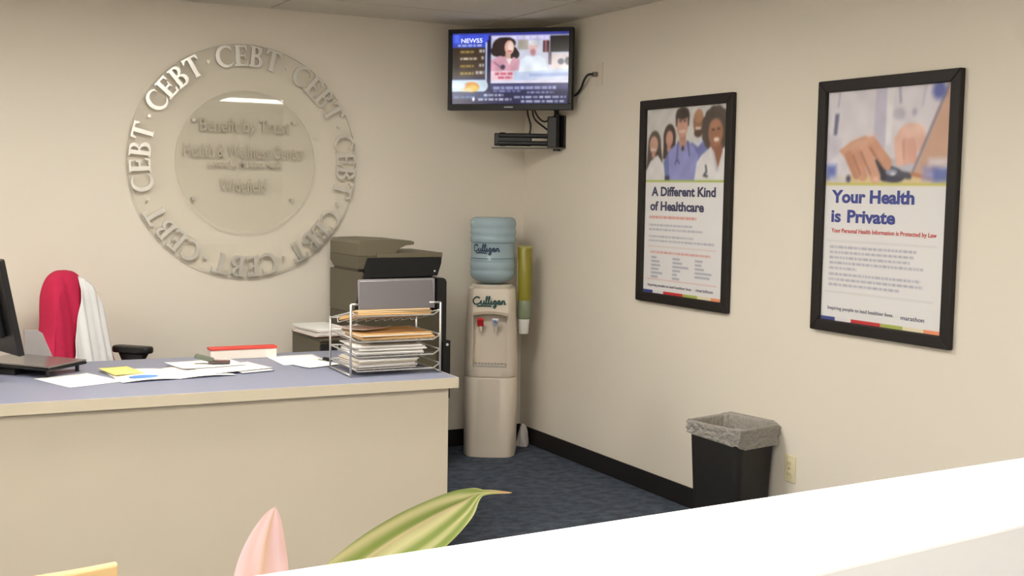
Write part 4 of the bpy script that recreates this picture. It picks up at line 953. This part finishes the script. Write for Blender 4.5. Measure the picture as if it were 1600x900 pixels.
hwp = lambda t: .044*math.sin(math.pi*(.25+.75*t))**.9+.0006
l2 = addleaf(leafmesh('leaf', P((-2.92, -4.49, .80), (-2.925, -4.5, .87), (-2.918, -4.5, .95), (-2.903, -4.5, 1.016)), hwp, (1, -.2, .1), pink)); l2['label'] = 'pale pink upright leaf'
for k in range(7):
    a = k*.9+.4; R = .24; b0 = Vector((-2.9, -4.47, .52+.03*k)); dv = Vector((math.cos(a), math.sin(a)*.75, 0))
    addleaf(leafmesh('leaf', P(b0, b0+dv*.08+Vector((0, 0, .07)), b0+dv*.17+Vector((0, 0, .10)), b0+dv*.27+Vector((0, 0, .06))), lambda t: .045*math.sin(math.pi*(.04+.96*t))**.8+.0006, (-dv.y, dv.x, 0), green if k % 3 else pink))
MB().tube(crom(P((-2.87, -4.46, .30), (-2.88, -4.465, .55), (-2.93, -4.49, .81)), 6), .010, 8).build('stem', mat('plant_stem', (116, 128, 70), .6), pt, smooth=True)
MB().tube(crom(P((-2.85, -4.45, .30), (-2.88, -4.47, .6), (-2.925, -4.495, .81)), 6), .009, 8).build('stem', mat('plant_stem', (116, 128, 70), .6), pt, smooth=True)
MB().lathe([(.10, 0), (.105, .01), (.14, .29), (.15, .295), (.15, .325), (.138, .325), (.132, .29)], 32, cap=False).build('pot', mat('pot_white', (222, 216, 206), .4), pt, auto=40)
MB().lathe([(.001, .292), (.132, .296), (.132, .28), (.001, .28)], 32, cap=False).build('soil', mat('soil', (60, 46, 36), .95, bump=.5), pt)

WOOD = mat('blond_wood', (222, 190, 138), .4, var=.10, scale=14)
ch = thing('wooden_chair', 'blond wood visitor chair with curved back rail behind the ledge', 'chair', (-3.285, -3.95, 0), math.radians(-4))
# back toward the ledge: rail at y=-.2
def rail(z0, z1, yo, wd, name, crown=0.0):
    n = 16; fr = []; 
    vs = []
    for i in range(n+1):
        u = -1+2*i/n; x = wd*u; y = yo+.05*(u*u-1)+.05
        zt = z1-crown*(u*u); vs += [(x, y-.011, z0), (x, y+.011, z0), (x, y+.011, zt), (x, y-.011, zt)]
    fs = [(4*i+k, 4*i+(k+1) % 4, 4*i+4+(k+1) % 4, 4*i+4+k) for i in range(n) for k in range(4)]+[(3, 2, 1, 0), (4*n, 4*n+1, 4*n+2, 4*n+3)]
    return MB().add(vs, fs).build(name, WOOD, ch, bevel=.004)
rail(.70, .856, -.235, .222, 'back_rail', .004)
for sx in (-1, 1):
    MB().tube([(sx*.185, -.17, 0), (sx*.19, -.19, .43), (sx*.195, -.205, .70)], [.014, .018, .015], 10).build('back_leg', WOOD, ch, smooth=True)
    MB().tube([(sx*.19, .22, 0), (sx*.19, .21, .425)], [.014, .018], 10).build('front_leg', WOOD, ch, smooth=True)
    MB().box(sx*.19-.01, sx*.19+.01, -.17, .2, .37, .42).build('apron', WOOD, ch, bevel=.002)
MB().prism(rrect(-.22, .22, -.19, .25, .05), (.425, .47), lambda u, v, t: (u, v, t)).build('seat', mat('seat_fabric', (110, 118, 128), .9, var=.1, scale=100), ch, bevel=.012, seg=3)
